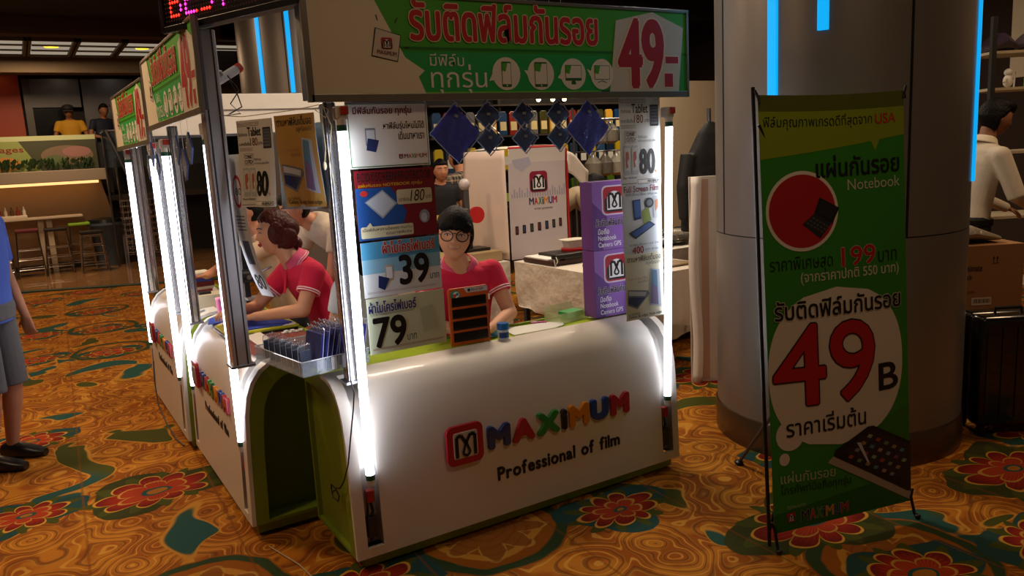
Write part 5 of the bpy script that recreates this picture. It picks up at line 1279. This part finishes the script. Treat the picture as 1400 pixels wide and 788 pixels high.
b = B(); b.tube([mx @ V((-.16+.03*sin(k), -.46+.05*cos(k), -.17+.02*k/6)) for k in range(7)], .006, 6); b.build('hair_tie', M('#c88ca8', .6), t, smooth=True)
# man in a white T-shirt leaning over behind her
WTEE = M('#cdbca4', .85, 0, .05, .1, 40)
J = dict(pelvis=(0, -.05, .88), chest=(0, .12, 1.10), neck=(.04, .32, 1.29), head=((.05, .43, 1.37), 0, -14, 0, .232),
         sh=[(.19, .29, 1.24), (-.19, .26, 1.23)], el=[(.22, .38, .97), (-.22, .34, .95)], wr=[(.08, .56, .93), (-.08, .55, .92)],
         hip=[(.09, -.04, .85), (-.09, -.04, .85)], kn=[(.10, .02, .47), (-.10, .02, .47)], an=[(.10, -.04, .09), (-.10, -.04, .09)])
t, mx = person('man in a cream T-shirt bending forward behind the pink shirted woman', (1.90, 4.98, 0), radians(95), J, skin=SKIN2, shirt=WTEE, vox=.0075, sleeve=.52, body_w=.18)
hair(t, mx, HAIRB, fringe=.2, side=.0, back=-.3, vox=.008); face(t, mx, 'closed')
b = B(); b.tube([(-.14, -.07, 1.20), (-.05, .02, 1.24), (.05, .04, 1.25)], .004, 5); b.build('back_print', M('#b08c68', .8), t)
# person with the raised fist
J = dict(pelvis=(0, .0, .60), chest=(0, .10, .95), neck=(.02, .16, 1.19), head=((.02, .22, 1.35), 0, 0, 0, .228),
         sh=[(.17, .15, 1.13), (-.17, .15, 1.13)], el=[(.2, .38, .97), (-.14, .42, 1.02)], wr=[(.06, .52, .95), (-.09, .40, 1.235)], hand=[(0, .9, 0), (.0, -.15, .9)],
         hip=[(.09, .02, .57), (-.09, .02, .57)], kn=[(.11, .32, .46), (-.11, .32, .46)], an=[(.11, .1, .09), (-.11, .1, .09)])
t, mx = person('dark haired person in a peach shirt raising a fist behind the pink shirted woman', (1.50, 5.46, 0), radians(95), J, skin=SKIN2, shirt=M('#d8b48c', .85), vox=.0075, hand_curl=1.4, palm=(0, -1, 0))
hair(t, mx, HAIRB, fringe=.2, side=.0, back=-.3, vox=.008); face(t, mx, 'closed')
# long haired woman behind the left front tube
J = dict(pelvis=(0, .0, .56), chest=(0, .03, .84), neck=(.0, .06, 1.08), head=((.0, .10, 1.25), 0, 0, 0, .226),
         sh=[(.15, .04, 1.03), (-.15, .04, 1.03)], el=[(.19, .10, .80), (-.19, .10, .80)], wr=[(.05, .28, .78), (-.05, .28, .78)],
         hip=[(.09, .02, .54), (-.09, .02, .54)], kn=[(.11, .12, .44), (-.11, .12, .44)], an=[(.11, .05, .09), (-.11, .05, .09)])
t, mx = person('long haired person in a white shirt half hidden behind the left front tube', (1.44, 3.72, 0), radians(20), J, shirt=M('#d8d8d4', .8), vox=.008, w=.9, body_w=.14)
hair(t, mx, HAIRB, fringe=.2, side=-.1, back=-.5, vox=.008, extra=[((0, -.34, -.3), (.3, .16, .5)), ((0, -.36, -.75), (.24, .12, .4))])
face(t, mx, 'closed')
# man cut by the left edge of the frame
J = dict(pelvis=(0, 0, .93), chest=(0, .02, 1.20), neck=(0, .0, 1.46), head=((0, .04, 1.63), 0, 0, 0, .235),
         sh=[(.2, .0, 1.40), (-.2, .0, 1.40)], el=[(.25, .0, 1.10), (-.25, .0, 1.10)], wr=[(.24, .10, .84), (-.24, .08, .84)], hand=[(0, .1, -1), (0, .1, -1)],
         hip=[(.1, 0, .90), (-.1, 0, .90)], kn=[(.11, .02, .48), (-.11, .02, .48)], an=[(.11, -.04, .09), (-.11, -.04, .09)])
t, mx = person('man at the left edge in blue shirt, grey cargo shorts and black shoes', (-.25, 5.33, 0), radians(-118), J, skin=M('#a8745a', .6, 0, .05), shirt=M('#3f62c8', .8, 0, .05), trousers=M('#55585e', .85, 0, .1, .1, 30), vox=.008, sleeve=.75, bare_legs=1, body_w=.19, shirt_len=.10, palm=(-1, 0, 0))
hair(t, mx, HAIRB, fringe=.2, side=.0, back=-.3, vox=.008); face(t, mx, 'closed')
b = B(); b.obox((.19, .03, .60), (.05, .15, .17)); pk_ = b.build('cargo_pocket', M('#4c4f56', .85, 0, .1), t, bevel=.012)
b = B(); b.obox((.195, .03, .68), (.06, .16, .06)); b.build('pocket_flap', M('#3f4248', .85, 0, .1), pk_, bevel=.01)
# man in a white shirt at the far right
J = dict(pelvis=(0, 0, .97), chest=(0, .05, 1.25), neck=(0, .12, 1.52), head=((0, .20, 1.70), -15, -12, 0, .24),
         sh=[(.2, .08, 1.45), (-.2, .08, 1.45)], el=[(.26, .16, 1.18), (-.25, .20, 1.18)], wr=[(.16, .42, 1.06), (-.16, .44, 1.06)],
         hip=[(.1, 0, .94), (-.1, 0, .94)], kn=[(.11, .02, .5), (-.11, .02, .5)], an=[(.11, -.04, .09), (-.11, -.04, .09)])
t, mx = person('black haired man in a white long sleeved shirt behind the cartons at the right edge', (5.60, 3.04, 0), radians(-113), J, skin=SKIN3, shirt=M('#c9bfae', .8, 0, .04, .15, 25), vox=.008, sleeve=1.05, body_w=.18, collar=M('#d4cab8', .8))
hair(t, mx, HAIRB, fringe=.2, side=-.05, back=-.36, vox=.007, thick=1.16, extra=[((0, .1, .35), (.34, .36, .22))]); face(t, mx, 'closed')
b = B(); b.loft([((0, 0, .98), V((.19, 0, 0)), V((0, .135, 0))), ((0, 0, 1.02), V((.19, 0, 0)), V((0, .135, 0)))], 24); b.build('belt', BLACK, t, smooth=True)
# two people on the terrace
def stander(z0, hh=1.70, arm=0, tilt=0):
    k = hh/1.7; q = lambda x, y, z: (x*k, y*k, z*k)
    el = [q(.27, .04, 1.12), q(-.27, .04, 1.12)]; wr = [q(.14, .25, 1.06), q(-.14, .25, 1.06)]
    if arm: el[1] = q(-.40, .08, 1.40); wr[1] = q(-.20, .05, 1.62)
    return dict(pelvis=q(0, 0, .92), chest=q(0, .02, 1.18), neck=q(0, .03, 1.42), head=(q(0, .09, 1.57), 0, tilt, 0, .232*k), sh=[q(.185, .02, 1.36), q(-.185, .02, 1.36)], el=el, wr=wr,
                hip=[q(.09, 0, .88), q(-.09, 0, .88)], kn=[q(.1, .02, .48), q(-.1, .02, .48)], an=[q(.1, -.03, .09), q(-.1, -.03, .09)])
t, mx = person('person in a yellow shirt and dark cap on the terrace above the food stall', (.96, 16.72, 1.25), radians(175), stander(0, 1.66, 0, -18), skin=SKIN3, shirt=M('#b8891c', .8), vox=.014, sleeve=.6)
hair(t, mx, HAIRB, fringe=.15, side=0, back=-.3, vox=.014)
b = B(); b.sph(mx @ V((0, 0, .3)), (.105, .115, .07)); b.obox(mx @ V((0, .45, .2)), (.16, .1, .015)); b.build('cap', M('#101014', .7), t, smooth=True)
t, mx = person('person in a navy shirt scratching the head on the terrace, right of the yellow shirt', (1.50, 16.72, 1.25), radians(-160), stander(0, 1.68, 1, 0), skin=SKIN3, shirt=M('#10182e', .8), vox=.014, sleeve=.6)
hair(t, mx, HAIRB, fringe=.2, side=0, back=-.3, vox=.014)
# shoppers behind the neighbouring stand
t, mx = person('shopper in a plaid shirt standing behind the standing rack banners', (4.18, 7.75, 0), radians(20), stander(0, 1.74, 0, 0), skin=SKIN2, shirt=plaid_material(), vox=.011, sleeve=.9)
hair(t, mx, HAIRB, fringe=.2, side=0, back=-.3, vox=.011)
t, mx = person('dark haired shopper in a dark top left of the plaid shirt', (3.72, 7.45, 0), radians(170), stander(0, 1.62, 0, 0), skin=SKIN2, shirt=M('#17161c', .8), vox=.011)
hair(t, mx, HAIRB, fringe=.25, side=-.1, back=-.5, vox=.011, extra=[((0, -.3, -.35), (.3, .2, .5))]); face(t, mx, 'closed')
J = dict(pelvis=(0, -.25, .90), chest=(0, .0, 1.08), neck=(0, .22, 1.22), head=((0, .34, 1.27), 0, -45, 0, .236),
         sh=[(.2, .20, 1.17), (-.2, .20, 1.17)], el=[(.24, .28, .92), (-.24, .28, .92)], wr=[(.15, .42, .78), (-.15, .42, .78)],
         hip=[(.1, -.25, .88), (-.1, -.25, .88)], kn=[(.11, -.12, .48), (-.11, -.12, .48)], an=[(.11, -.2, .09), (-.11, -.2, .09)])
t, mx = person('man in a beige shirt bending down beside the red framed banner', (4.62, 6.55, 0), radians(-122), J, skin=SKIN3, shirt=M('#a89478', .85), vox=.010, sleeve=.6)
hair(t, mx, HAIRB, fringe=.1, side=-.1, back=-.4, vox=.01)

# ================================================================ NEIGHBOURING STAND AND SHOP BEHIND
CLOTH = M('#d6cdbf', .8, 0, .05, .6, 14)
def clothed_table(label, x0, x1, y0, y1, z, drop, nm='cloth_table'):
    t = thing('covered_table', label, 'table', (x0, y0, 0)); W_, D_ = x1-x0, y1-y0
    b = B(); b.box(.01, W_-.01, .01, D_-.01, z-.03, z-.004); b.build('table_top', M('#6b5a48', .6), t)
    for sx in (.06, W_-.06):
        for sy in (.06, D_-.06):
            b = B(); b.box(sx-.02, sx+.02, sy-.02, sy+.02, 0, z-.03); b.build('leg', M('#3a3a3c', .5), t)
    b = B(); per = [(0, 0), (W_, 0), (W_, D_), (0, D_), (0, 0)]; pts = []
    for (a, c), (d, e) in zip(per, per[1:]):
        n = 22
        for k in range(n): pts.append((a+(d-a)*k/n, c+(e-c)*k/n, (e-c), -(d-a)))
    N = len(pts); vs = []; rows = 8
    for r in range(rows+1):
        for i, (x, y, nx, ny) in enumerate(pts):
            L_ = hypot(nx, ny); f = r/rows; o = (.006+.018*f*sin(i*1.7)+.012*f*sin(i*.63+r))
            zz = z - f*(z-drop) + (.05*sin(i*.21)*f if r == rows else 0)
            vs.append((x+nx/L_*o, y+ny/L_*o, zz))
    fs = [(r*N+i, r*N+(i+1) % N, (r+1)*N+(i+1) % N, (r+1)*N+i) for r in range(rows) for i in range(N)] + [tuple(range(N))[::-1]]
    b.add(vs, fs); b.build('tablecloth', CLOTH, t, smooth=True, fixn=False); return t
clothed_table('white draped table of the neighbouring stand behind the front counter', 3.42, 4.30, 4.15, 5.55, .75, .33)
clothed_table('second white draped table, left of the larger draped one behind the boy', 2.65, 3.40, 5.60, 6.5, .75, .2)
clothed_table('long draped table behind the leaning board at the right', 4.35, 6.2, 4.75, 5.5, .80, .05)
# banners on a red framed box
t = thing('framed_banner', 'white emblem banner on a red frame standing on the draped table', 'banner', (3.44, 5.62, .75))
RED = M('#a81c1c', .5)
b = B(); b.tube([(.60, 0, 0), (.60, 0, .90), (.56, .0, .925), (.02, 0, .925)], .013, 8); b.build('frame_front', RED, t, smooth=True)
b = B(); b.tube([(.60, .62, 0), (.60, .62, .90), (.60, .0, .90)], .011, 8); b.build('frame_rear', RED, t, smooth=True)
bz = lambda x, y, z: (x, y - .012 + .03*sin(x*9+1)*(1-z/.92)*.6 - .02*(z/.92)**6, z)
b = B(); b.grid(lambda a, c: bz(a*.57, 0, c*.92), 14, 14); sh_ = b.build('banner_sheet', M('#cfc4c4', .7), t, smooth=True, fixn=False, solid=.002)
p = Print(570, 920, .57, .92, -.002, warp=lambda x, y, z: bz(x, y, z)); p.L = .001; p.cuts = (14, 14)
for k in range(6):
    for j in range(8): p.rect(k*95, j*115, (k+1)*95, (j+1)*115, '#c9bebf' if j > 0 else '#d6cec8', 0)
for k in range(22): h_ = 30+((k*37) % 60); p.rect(20+k*25, 400-h_, 34+k*25, 404, '#a8a0b0', 1)
p.poly([(30, 90), (200, 70), (220, 130), (130, 190), (60, 150)], '#b4b2c2', 1)
p.logo(290, 280, 88, 2, '#8e1838'); p.rrect(214, 206, 366, 356, 20, '#1c1218', 2) if False else None
p.maximum(188, 412, 470, 470, 3, bold=.03); p.text('screen protection', 236, 496, 420, 520, '#2a2024', 3)
for k in range(7): p.rrect(46+k*72, 640-k*6, 78+k*72, 712-k*6, 5, '#1c1418', 2); p.rect(52+k*72, 650-k*6, 70+k*72, 700-k*6, ['#5c2a34', '#2c3c5c', '#3c4434'][k % 3], 3)
p.build(sh_)
b = B(); b.grid(lambda a, c: ((-.02-.06*a*sin(c*2.2+.4)), a*.64, c*.91+.005), 12, 12); s2 = b.build('side_sheet', M('#d8c4b8', .75, 0, .04), t, smooth=True, fixn=False, solid=.002)
b = B(); b.grid(lambda a, c: (a*.57-.03*0, c*.62, .925+.02*sin(a*3)), 8, 8); b.build('top_sheet', M('#e0d8cc', .75), t, smooth=True, fixn=False, solid=.002)
b = B(); b.grid(lambda a, c: (.60+a*.22, -.02+c*.02, .88-a*.16-c*.18+.02*sin(a*5)), 6, 6); b.build('loose_flap', M('#d8ccc0', .75), t, smooth=True, fixn=False, solid=.002)
# things on those tables
t = thing('arbor_press', 'grey hand press with a red wheel on a black base left of the emblem banner', 'machine', (3.16, 5.86, .84))
b = B(); b.box(-.14, .16, -.1, .1, 0, .025); b.build('base', BLACK, t, bevel=.004)
b = B(); b.box(-.02, .03, -.02, .03, .025, .55); b.build('column', STEEL, t, bevel=.005)
b = B(); b.obox((-.04, 0, .30), (.09, .08, .13)); b.build('ram_head', M('#7a766e', .35, .7), t, bevel=.01)
b = B(); b.tube([(.09, -.03, .30), (.09, .0, .30)], .07, 22); b.build('wheel', M('#b81c1c', .4), t, smooth=True)
b = B(); b.sph((0, 0, .56), (.05, .045, .05)); b.build('top_knob', M('#b4aaa8', .4), t, smooth=True)
b = B(); b.box(-.02, .03, -.03, .03, .025, .12); b.build('anvil', MATTEBLACK, t, bevel=.003)
o = B().box(-.30, .30, -.20, .2, 0, .085).build('wooden_tray', M('#a88f68', .6, 0, .08), None, loc=(3.07, 5.86, .755), bevel=.004); prop(o, 'pale wooden block under the grey hand press', 'block')
t = thing('guillotine_cutter', 'black and brown cutting device with a white sheet on the draped table', 'machine', (3.44, 5.02, .755))
b = B(); b.box(0, .52, 0, .42, 0, .035); b.build('base', M('#3a1c12', .5), t, bevel=.004)
b = B(); b.box(.12, .55, .0, .38, .035, .065); b.build('bed', M('#1b1412', .5), t, bevel=.004)
b = B(); b.box(.01, .16, .08, .42, .036, .045); b.build('white_sheet', PAPER, t)
b = B(); b.box(.02, .30, -.02, .05, .05, .085); b.build('clamp_bar', BLACK, t, bevel=.006)
b = B(); b.tube([(.0, -.02, .05), (.0, -.035, .0), (.02, -.04, .04), (.02, -.02, .07)], .004, 6); b.build('bracket', M('#d8d4cc', .4), t, smooth=True)
t = thing('food_container', 'white plastic food container on a red lid upon the cutting device', 'container', (3.82, 5.26, .822))
b = B(); b.lathe([(.10, 0), (.105, .02), (.09, .025)], 24); b.build('red_lid', M('#b01c20', .4), t, smooth=True)
b = B(); b.loft([((0, 0, .024), V((.075, 0, 0)), V((0, .055, 0))), ((0, 0, .085), V((.09, 0, 0)), V((0, .07, 0)))], 28, 4); b.build('tub', M('#dcd8d2', .4), t, smooth=True)
b = B(); b.loft([((0, 0, .085), V((.11, 0, 0)), V((0, .085, 0))), ((0, 0, .093), V((.112, 0, 0)), V((0, .087, 0)))], 28, 4); b.build('rim', M('#e2dccb', .4), t, smooth=True)
o = B().box(-.32, .3, -.28, .28, 0, .012).build('brown_board', M('#8a7252', .7, 0, .1), None, loc=(3.90, 4.55, .756), bevel=.003); prop(o, 'flat greyish brown board lying on the near part of the draped table', 'board')
o = B().box(-.1, .1, -.1, .1, 0, .012).build('dark_pad', MATTEBLACK, None, loc=(3.0, 5.72, .842)); bpy.data.objects.remove(o)
# wrapped goods piled on the long table
for k in range(16):
    r_, c_ = k // 8, k % 8
    m_ = M(['#6b6258', '#4c463e', '#8a8072', '#383430'][k % 4], .25, 0, .3, .6, 20, coat=.5)
    b = B(); b.loft([((-.11, 0, .0), V((0, .10, 0)), V((0, 0, .01))), ((-.09, 0, .012), V((0, .13, 0)), V((0, 0, .035))), ((.09, .01, .012), V((0, .13, 0)), V((0, 0, .035))), ((.115, 0, .0), V((0, .09, 0)), V((0, 0, .01)))], 14)
    o = b.build('wrapped_bundle', m_, None, loc=(4.48+c_*.215, 4.98+r_*.27, .835+(k % 3)*.012), rz=.2*((k*7) % 5-2), smooth=True)
    prop(o, 'clear wrapped bundle on the long draped table, %s from the left in the %s row' % (ords[c_], ['front', 'rear'][r_]), 'bundle', 'wrapped bundles on the long draped table')
# shelving with green, blue and yellow packs
t = thing('display_rack', 'black display rack with three shelves of hanging packs behind the stand', 'rack', (4.35, 8.95, 0))
b = B(); b.box(0, 3.2, .12, .15, .3, 2.5); b.build('back_board', M('#17130f', .8), t)
for x in (0, 1.06, 2.12, 3.2):
    b = B(); b.box(x-.02, x+.02, 0, .15, 0, 2.5); b.build('upright', M('#26201c', .5), t)
for z in (.95, 1.42, 1.86, 2.25):
    b = B(); b.box(0, 3.2, -.12, .12, z-.02, z); b.build('shelf', M('#3a322a', .5), t)
rcol = [['#1c1c1e', '#4a6a14', '#101010', '#5c8418', '#141414', '#3c5c14'], ['#20324c', '#b8a01c', '#182a44', '#2a4a6c', '#c0a41c', '#1a1a22'], ['#c47a1c', '#8c2418', '#1c3f6c', '#d8a83c', '#40401c', '#6c6c6c']]
names = [['black', 'green', 'black', 'green', 'black', 'green'], ['navy', 'yellow', 'navy', 'blue', 'yellow', 'black'], ['orange', 'red', 'blue', 'golden', 'olive', 'grey']]
rown = ['lower', 'middle', 'upper']; base = {}
for r in range(3):
    for k in range(20):
        c = rcol[r][(k*5+r) % 6]; nmc = names[r][(k*5+r) % 6]
        if (r, c) not in base:
            pt = thing('hanging_pack', 'x', 'pack', (0, 0, 0)); b = B(); b.prism([(-.06, 0), (.06, 0), (.06, .27), (.04, .30), (-.04, .30), (-.06, .27)], 1, -.02, .02); b.build('bag', M(c, .35, 0, .15, .3, 15, coat=.4), pt, bevel=.005)
            b = B(); b.box(-.045, .045, -.0225, -.0195, .06, .17); b.build('label_area', M(['#8fae3c', '#c8c8c0', '#d8c890'][r], .5), pt); base[(r, c)] = pt
        else: pt = copy_tree(base[(r, c)])
        pt.location = (4.44+k*.158, 8.86, (.951, 1.421, 1.861)[r]); pt['label'] = '%s pack on the %s shelf of the black display rack, %s from the left' % (nmc, rown[r], ords[k]); pt['group'] = 'packs on the %s shelf of the display rack' % rown[r]
for k in range(7):
    b = B(); b.lathe([(.05, -.20), (.09, -.17), (.10, -.05), (.06, .0), (.02, .05), (.02, .07)], 12)
    o = b.build('hanging_bag', M(['#7a7468', '#5c564c', '#8f887a'][k % 3], .25, 0, .35, .7, 12, coat=.5), None, loc=(5.55+(k % 4)*.17, 7.2+(k//4)*.1, 1.52+(k//4)*.36), smooth=True); prop(o, 'grey wrapped bag hanging on the post rack, %s counted from lower left' % ords[k], 'bag', 'grey bags on the post rack')
t = thing('post_rack', 'thin metal rack carrying grey wrapped bags', 'rack', (5.45, 7.3, 0))
for x in (0, .8):
    b = B(); b.tube([(x, .12, 0), (x, .12, 2.1)], .015, 8); b.build('upright', STEEL, t, smooth=True)
for z in (1.60, 1.96): b = B(); b.tube([(0, .12, z), (.8, .12, z)], .01, 8); b.tube([(.1, .12, z), (.1, -.02, z)], .008, 6); b.tube([(.7, .12, z), (.7, -.02, z)], .008, 6); b.tube([(.0, -.1, z), (.8, -.1, z)], .008, 6); b.build('rail', STEEL, t, smooth=True)
for k, x in enumerate((5.72, 5.94, 6.12)):
    t = thing('spot_bulb', 'warm glowing bulb above the display rack, %s of three' % ['left', 'middle', 'right'][k], 'bulb', (x, 8.5, 2.28), 0)
    b = B(); b.sph((0, 0, 0), .028); b.build('bulb', M('#ffd890', .5, emit=14, var=0), t, smooth=True)
    b = B(); b.lathe([(.03, .02), (.02, .07), (.006, .08), (.006, 2.0)], 12); b.build('holder', BLACK, t)
t = thing('a_frame_card', 'yellow and white folding price card with a red 99 standing behind the boy', 'price card', (3.52, 6.72, 0))
t.location = (3.10, 6.18, .757)
b = B(); b.prism([(-.10, 0), (-.07, 0), (.0, .36), (-.02, .38)], 1, -.07, .07); b.build('front_leaf', M('#d8c040', .5), t)
b = B(); b.prism([(.12, 0), (.09, 0), (-.01, .36), (.0, .38)], 1, -.07, .07); b.build('rear_leaf', M('#c8ae38', .5), t)
p = Print(100, 120, .09, .11); p.rect(0, 0, 100, 120, '#dcd8cc', 0); p.text('99', 14, 40, 88, 100, '#b81c1c', 1, .03); o = p.build(t); o.location = (-.09, -.071, .04)
# cream partition and goods at the right of the kiosk
b = B(); b.box(7.7, 11, 8.9, 9.0, 0, 2.55); struct(b.build('wall_partition', M('#b8a88e', .7, 0, .04)))
t = thing('jacket', 'black jacket hanging from a stand between the kiosk and the column', 'jacket', (4.62, 4.55, 0), radians(-20))
b = B(); b.loft([((0, 0, .95), V((.22, 0, 0)), V((0, .08, 0))), ((0, 0, 1.25), V((.20, 0, 0)), V((0, .09, 0))), ((.02, 0, 1.55), V((.17, 0, 0)), V((0, .08, 0))), ((.03, 0, 1.72), V((.09, 0, 0)), V((0, .06, 0))), ((.04, 0, 1.80), V((.03, 0, 0)), V((0, .03, 0)))], 20)
b.tube([(-.14, 0, 1.55), (-.20, -.03, 1.3), (-.2, -.04, 1.05)], [.07, .06, .05], 14); b.tube([(.16, 0, 1.55), (.24, -.03, 1.3), (.25, -.04, 1.05)], [.07, .06, .05], 14)
me = remesh(b, .012, 3); addmesh('coat_body', me, M('#121214', .7, 0, .2, .5, 10), t)
b = B(); b.tube([(.03, .0, 0), (.03, 0, 1.9)], .016, 10); b.build('stand_pole', STEEL, t, smooth=True)
b = B(); b.lathe([(.16, 0), (.16, .02)], 20, (.03, 0, 0)); b.build('stand_foot', STEEL, t)
t = thing('leaning_board', 'tall white board with a curled edge standing beside the column', 'board', (3.96, 3.86, 0), radians(-28))
t.location = (3.80, 3.90, 0)
b = B(); b.box(0, .34, 0, .012, 0, 1.42); b.build('board', M('#d8cec0', .6, 0, .04), t, bevel=.002)
b = B(); b.grid(lambda a, c: (-.0+.07*a+.012*sin(c*8), -.01-.03*sin(a*3.1), .0+c*1.42), 6, 24); b.build('curled_sheet', M('#e6ddd2', .6), t, smooth=True, fixn=False, solid=.003)
b = B(); b.box(.08, .13, -.004, 0, .02, 1.40); b.build('edge_strip', M('#c09a82', .6), t)
# right edge: cartons, suitcase, shelf
fr_ = radians(-31)
def carton(label, loc, w, d, h, txt):
    t = thing('carton', label, 'box', loc, fr_, 'brown cartons behind the suitcase'); b = B(); b.box(0, w, 0, d, 0, h); b.build('body', CARD, t, bevel=.003)
    b = B(); b.box(0, w, d*.48, d*.52, h, h+.0006); b.build('tape', M('#b08c5c', .3), t)
    p = Print(w*1000, h*1000, w, h)
    if txt:
        p.text('O Ultimate', 200, 120, 360, 160, '#2a1c10', 1, .02); p.text('k Black', 200, 180, 300, 212, '#2a1c10', 1, .02); p.text('1 PCS', 200, 240, 250, 258, '#2a1c10', 1); p.text('MADE IN CHINA', 200, 284, 320, 300, '#2a1c10', 1)
        p.rect(300, 330, 425, 378, '#c8c0ae', 1)
        for k in range(14): p.rect(310+k*8, 338, 313+k*8+(k % 3), 366, '#2a1c10', 2)
        for u in (430, 452): p.line([(u, 110), (u, 78)], 4, '#2a1c10', 1); p.poly([(u-8, 88), (u+8, 88), (u, 70)], '#2a1c10', 1)
        p.rect(420, 114, 462, 118, '#2a1c10', 1)
    p.build(t); return t
carton('open lower brown carton standing on the floor behind the black suitcase', (4.72, 2.80, 0), .62, .4, .50, False)
carton('brown carton with printed black lettering and white label, stacked above the lower one', (4.72, 2.80, .502), .62, .4, .42, True)
b = B(); b.loft([((-.28, 0, .0), V((0, .14, 0)), V((0, 0, .02))), ((-.2, 0, .03), V((0, .18, 0)), V((0, 0, .05))), ((.1, .02, .04), V((0, .18, 0)), V((0, 0, .055))), ((.28, 0, .0), V((0, .12, 0)), V((0, 0, .02)))], 18)
o = b.build('wrapped_bundle', M('#8a8070', .2, 0, .35, .9, 16, coat=.7), None, loc=(5.02, 2.84, .95), rz=fr_, smooth=True); prop(o, 'crinkled clear wrapped bundle lying on the upper carton', 'bundle')
b = B(); b.loft([((-.25, 0, .0), V((0, .10, 0)), V((0, 0, .05))), ((0, 0, .05), V((0, .16, 0)), V((0, 0, .10))), ((.25, 0, .0), V((0, .10, 0)), V((0, 0, .05)))], 18)
o = b.build('black_bag', M('#121214', .4, 0, .3, .6, 14), None, loc=(5.16, 3.10, 1.00), rz=fr_, smooth=True); prop(o, 'shiny black bag heaped on the crinkled clear bundle', 'bag')
t = thing('suitcase', 'black hard shell suitcase on small wheels beside the column', 'suitcase', (4.43, 2.17, 0), fr_)
SU = M('#0b0b0d', .25, 0, .1, coat=.5)
b = B(); b.box(-.20, .20, -.12, .0, .05, .66); b.build('front_shell', SU, t, bevel=.035, segs=4, smooth=True)
b = B(); b.box(-.20, .20, .0, .12, .05, .66); b.build('rear_shell', SU, t, bevel=.035, segs=4, smooth=True)
b = B(); b.tube([(-.07, -.02, .655), (-.07, -.02, .685), (.07, -.02, .685), (.07, -.02, .655)], .009, 8); b.build('handle', BLACK, t, smooth=True)
for k in range(5): b = B(); b.box(-.16+k*.08-.008, -.16+k*.08+.008, -.126, -.118, .10, .60); b.build('rib', SU, t, bevel=.003)
for x in (-.16, .16):
    for y in (-.09, .09): b = B(); b.tube([(x-.012, y, .028), (x+.012, y, .028)], .028, 14); b.build('wheel', BLACK, t, smooth=True)
for z in (.2, .5): b = B(); b.box(.17, .204, -.03, .03, z, z+.02); b.build('latch', STEEL, t, bevel=.002)
t = thing('goods_shelf', 'dark shelf unit loaded with wrapped goods at the upper right edge', 'shelf', (5.98, 3.08, 0), fr_)
t.location = (6.35, 3.30, 0)
for x in (0, 1.2):
    for y in (0, .4): b = B(); b.box(x-.018, x+.018, y-.018, y+.018, 0, 2.45); b.build('upright', MATTEBLACK, t)
for z in (.4, .95, 1.45, 1.93, 2.2): b = B(); b.box(0, 1.2, 0, .4, z-.02, z); b.build('shelf_board', M('#a89a80', .6), t)
for k in range(5):
    b = B(); b.loft([((-.11, 0, .0), V((0, .12, 0)), V((0, 0, .02))), ((0, 0, .05), V((0, .16, 0)), V((0, 0, .07))), ((.11, 0, .0), V((0, .12, 0)), V((0, 0, .02)))], 12)
    o = b.build('wrapped_bundle', M(['#3a2c3c', '#584c54', '#2a2430'][k % 3], .3, 0, .3, .6, 14, coat=.4), None, loc=(6.35+cos(fr_)*(.15+k*.25)+.1, 3.30+sin(fr_)*(.15+k*.25)+.17, 2.23), rz=fr_, smooth=True); prop(o, 'purple grey wrapped bundle on the top shelf at the right edge, %s from the left' % ords[k], 'bundle', 'bundles on the top shelf at the right edge')
sp = lambda a, d, z: (6.35+cos(fr_)*a-sin(fr_)*d, 3.30+sin(fr_)*a+cos(fr_)*d, z)
t = thing('white_figurine', 'small white figurine standing on the shelf above the man in white', 'figurine', sp(.20, .12, 1.931))
b = B(); b.sph((0, 0, .05), (.035, .035, .05)); b.sph((0, 0, .115), .03); b.tube([(.03, 0, .07), (.06, 0, .04)], .01, 8); b.tube([(-.03, 0, .07), (-.06, 0, .04)], .01, 8); b.build('figure', M('#c8c4bc', .5), t, smooth=True)
b = B(); b.tube([(.09, 0, 0), (.10, 0, .12)], .006, 6); b.build('rod', M('#c8c4bc', .5), t)
o = B().box(-.07, .07, -.05, .05, 0, .07).build('green_pack', M('#6cc01c', .4), None, loc=sp(.42, .12, 1.931), rz=fr_, bevel=.006); prop(o, 'small bright green pack on the shelf right of the white figurine', 'pack')
b = B(); b.box(8.4, 8.5, -2, 4.2, 2.1, 4.3); struct(b.build('wall_bulkhead_right', M('#a89c84', .7)))
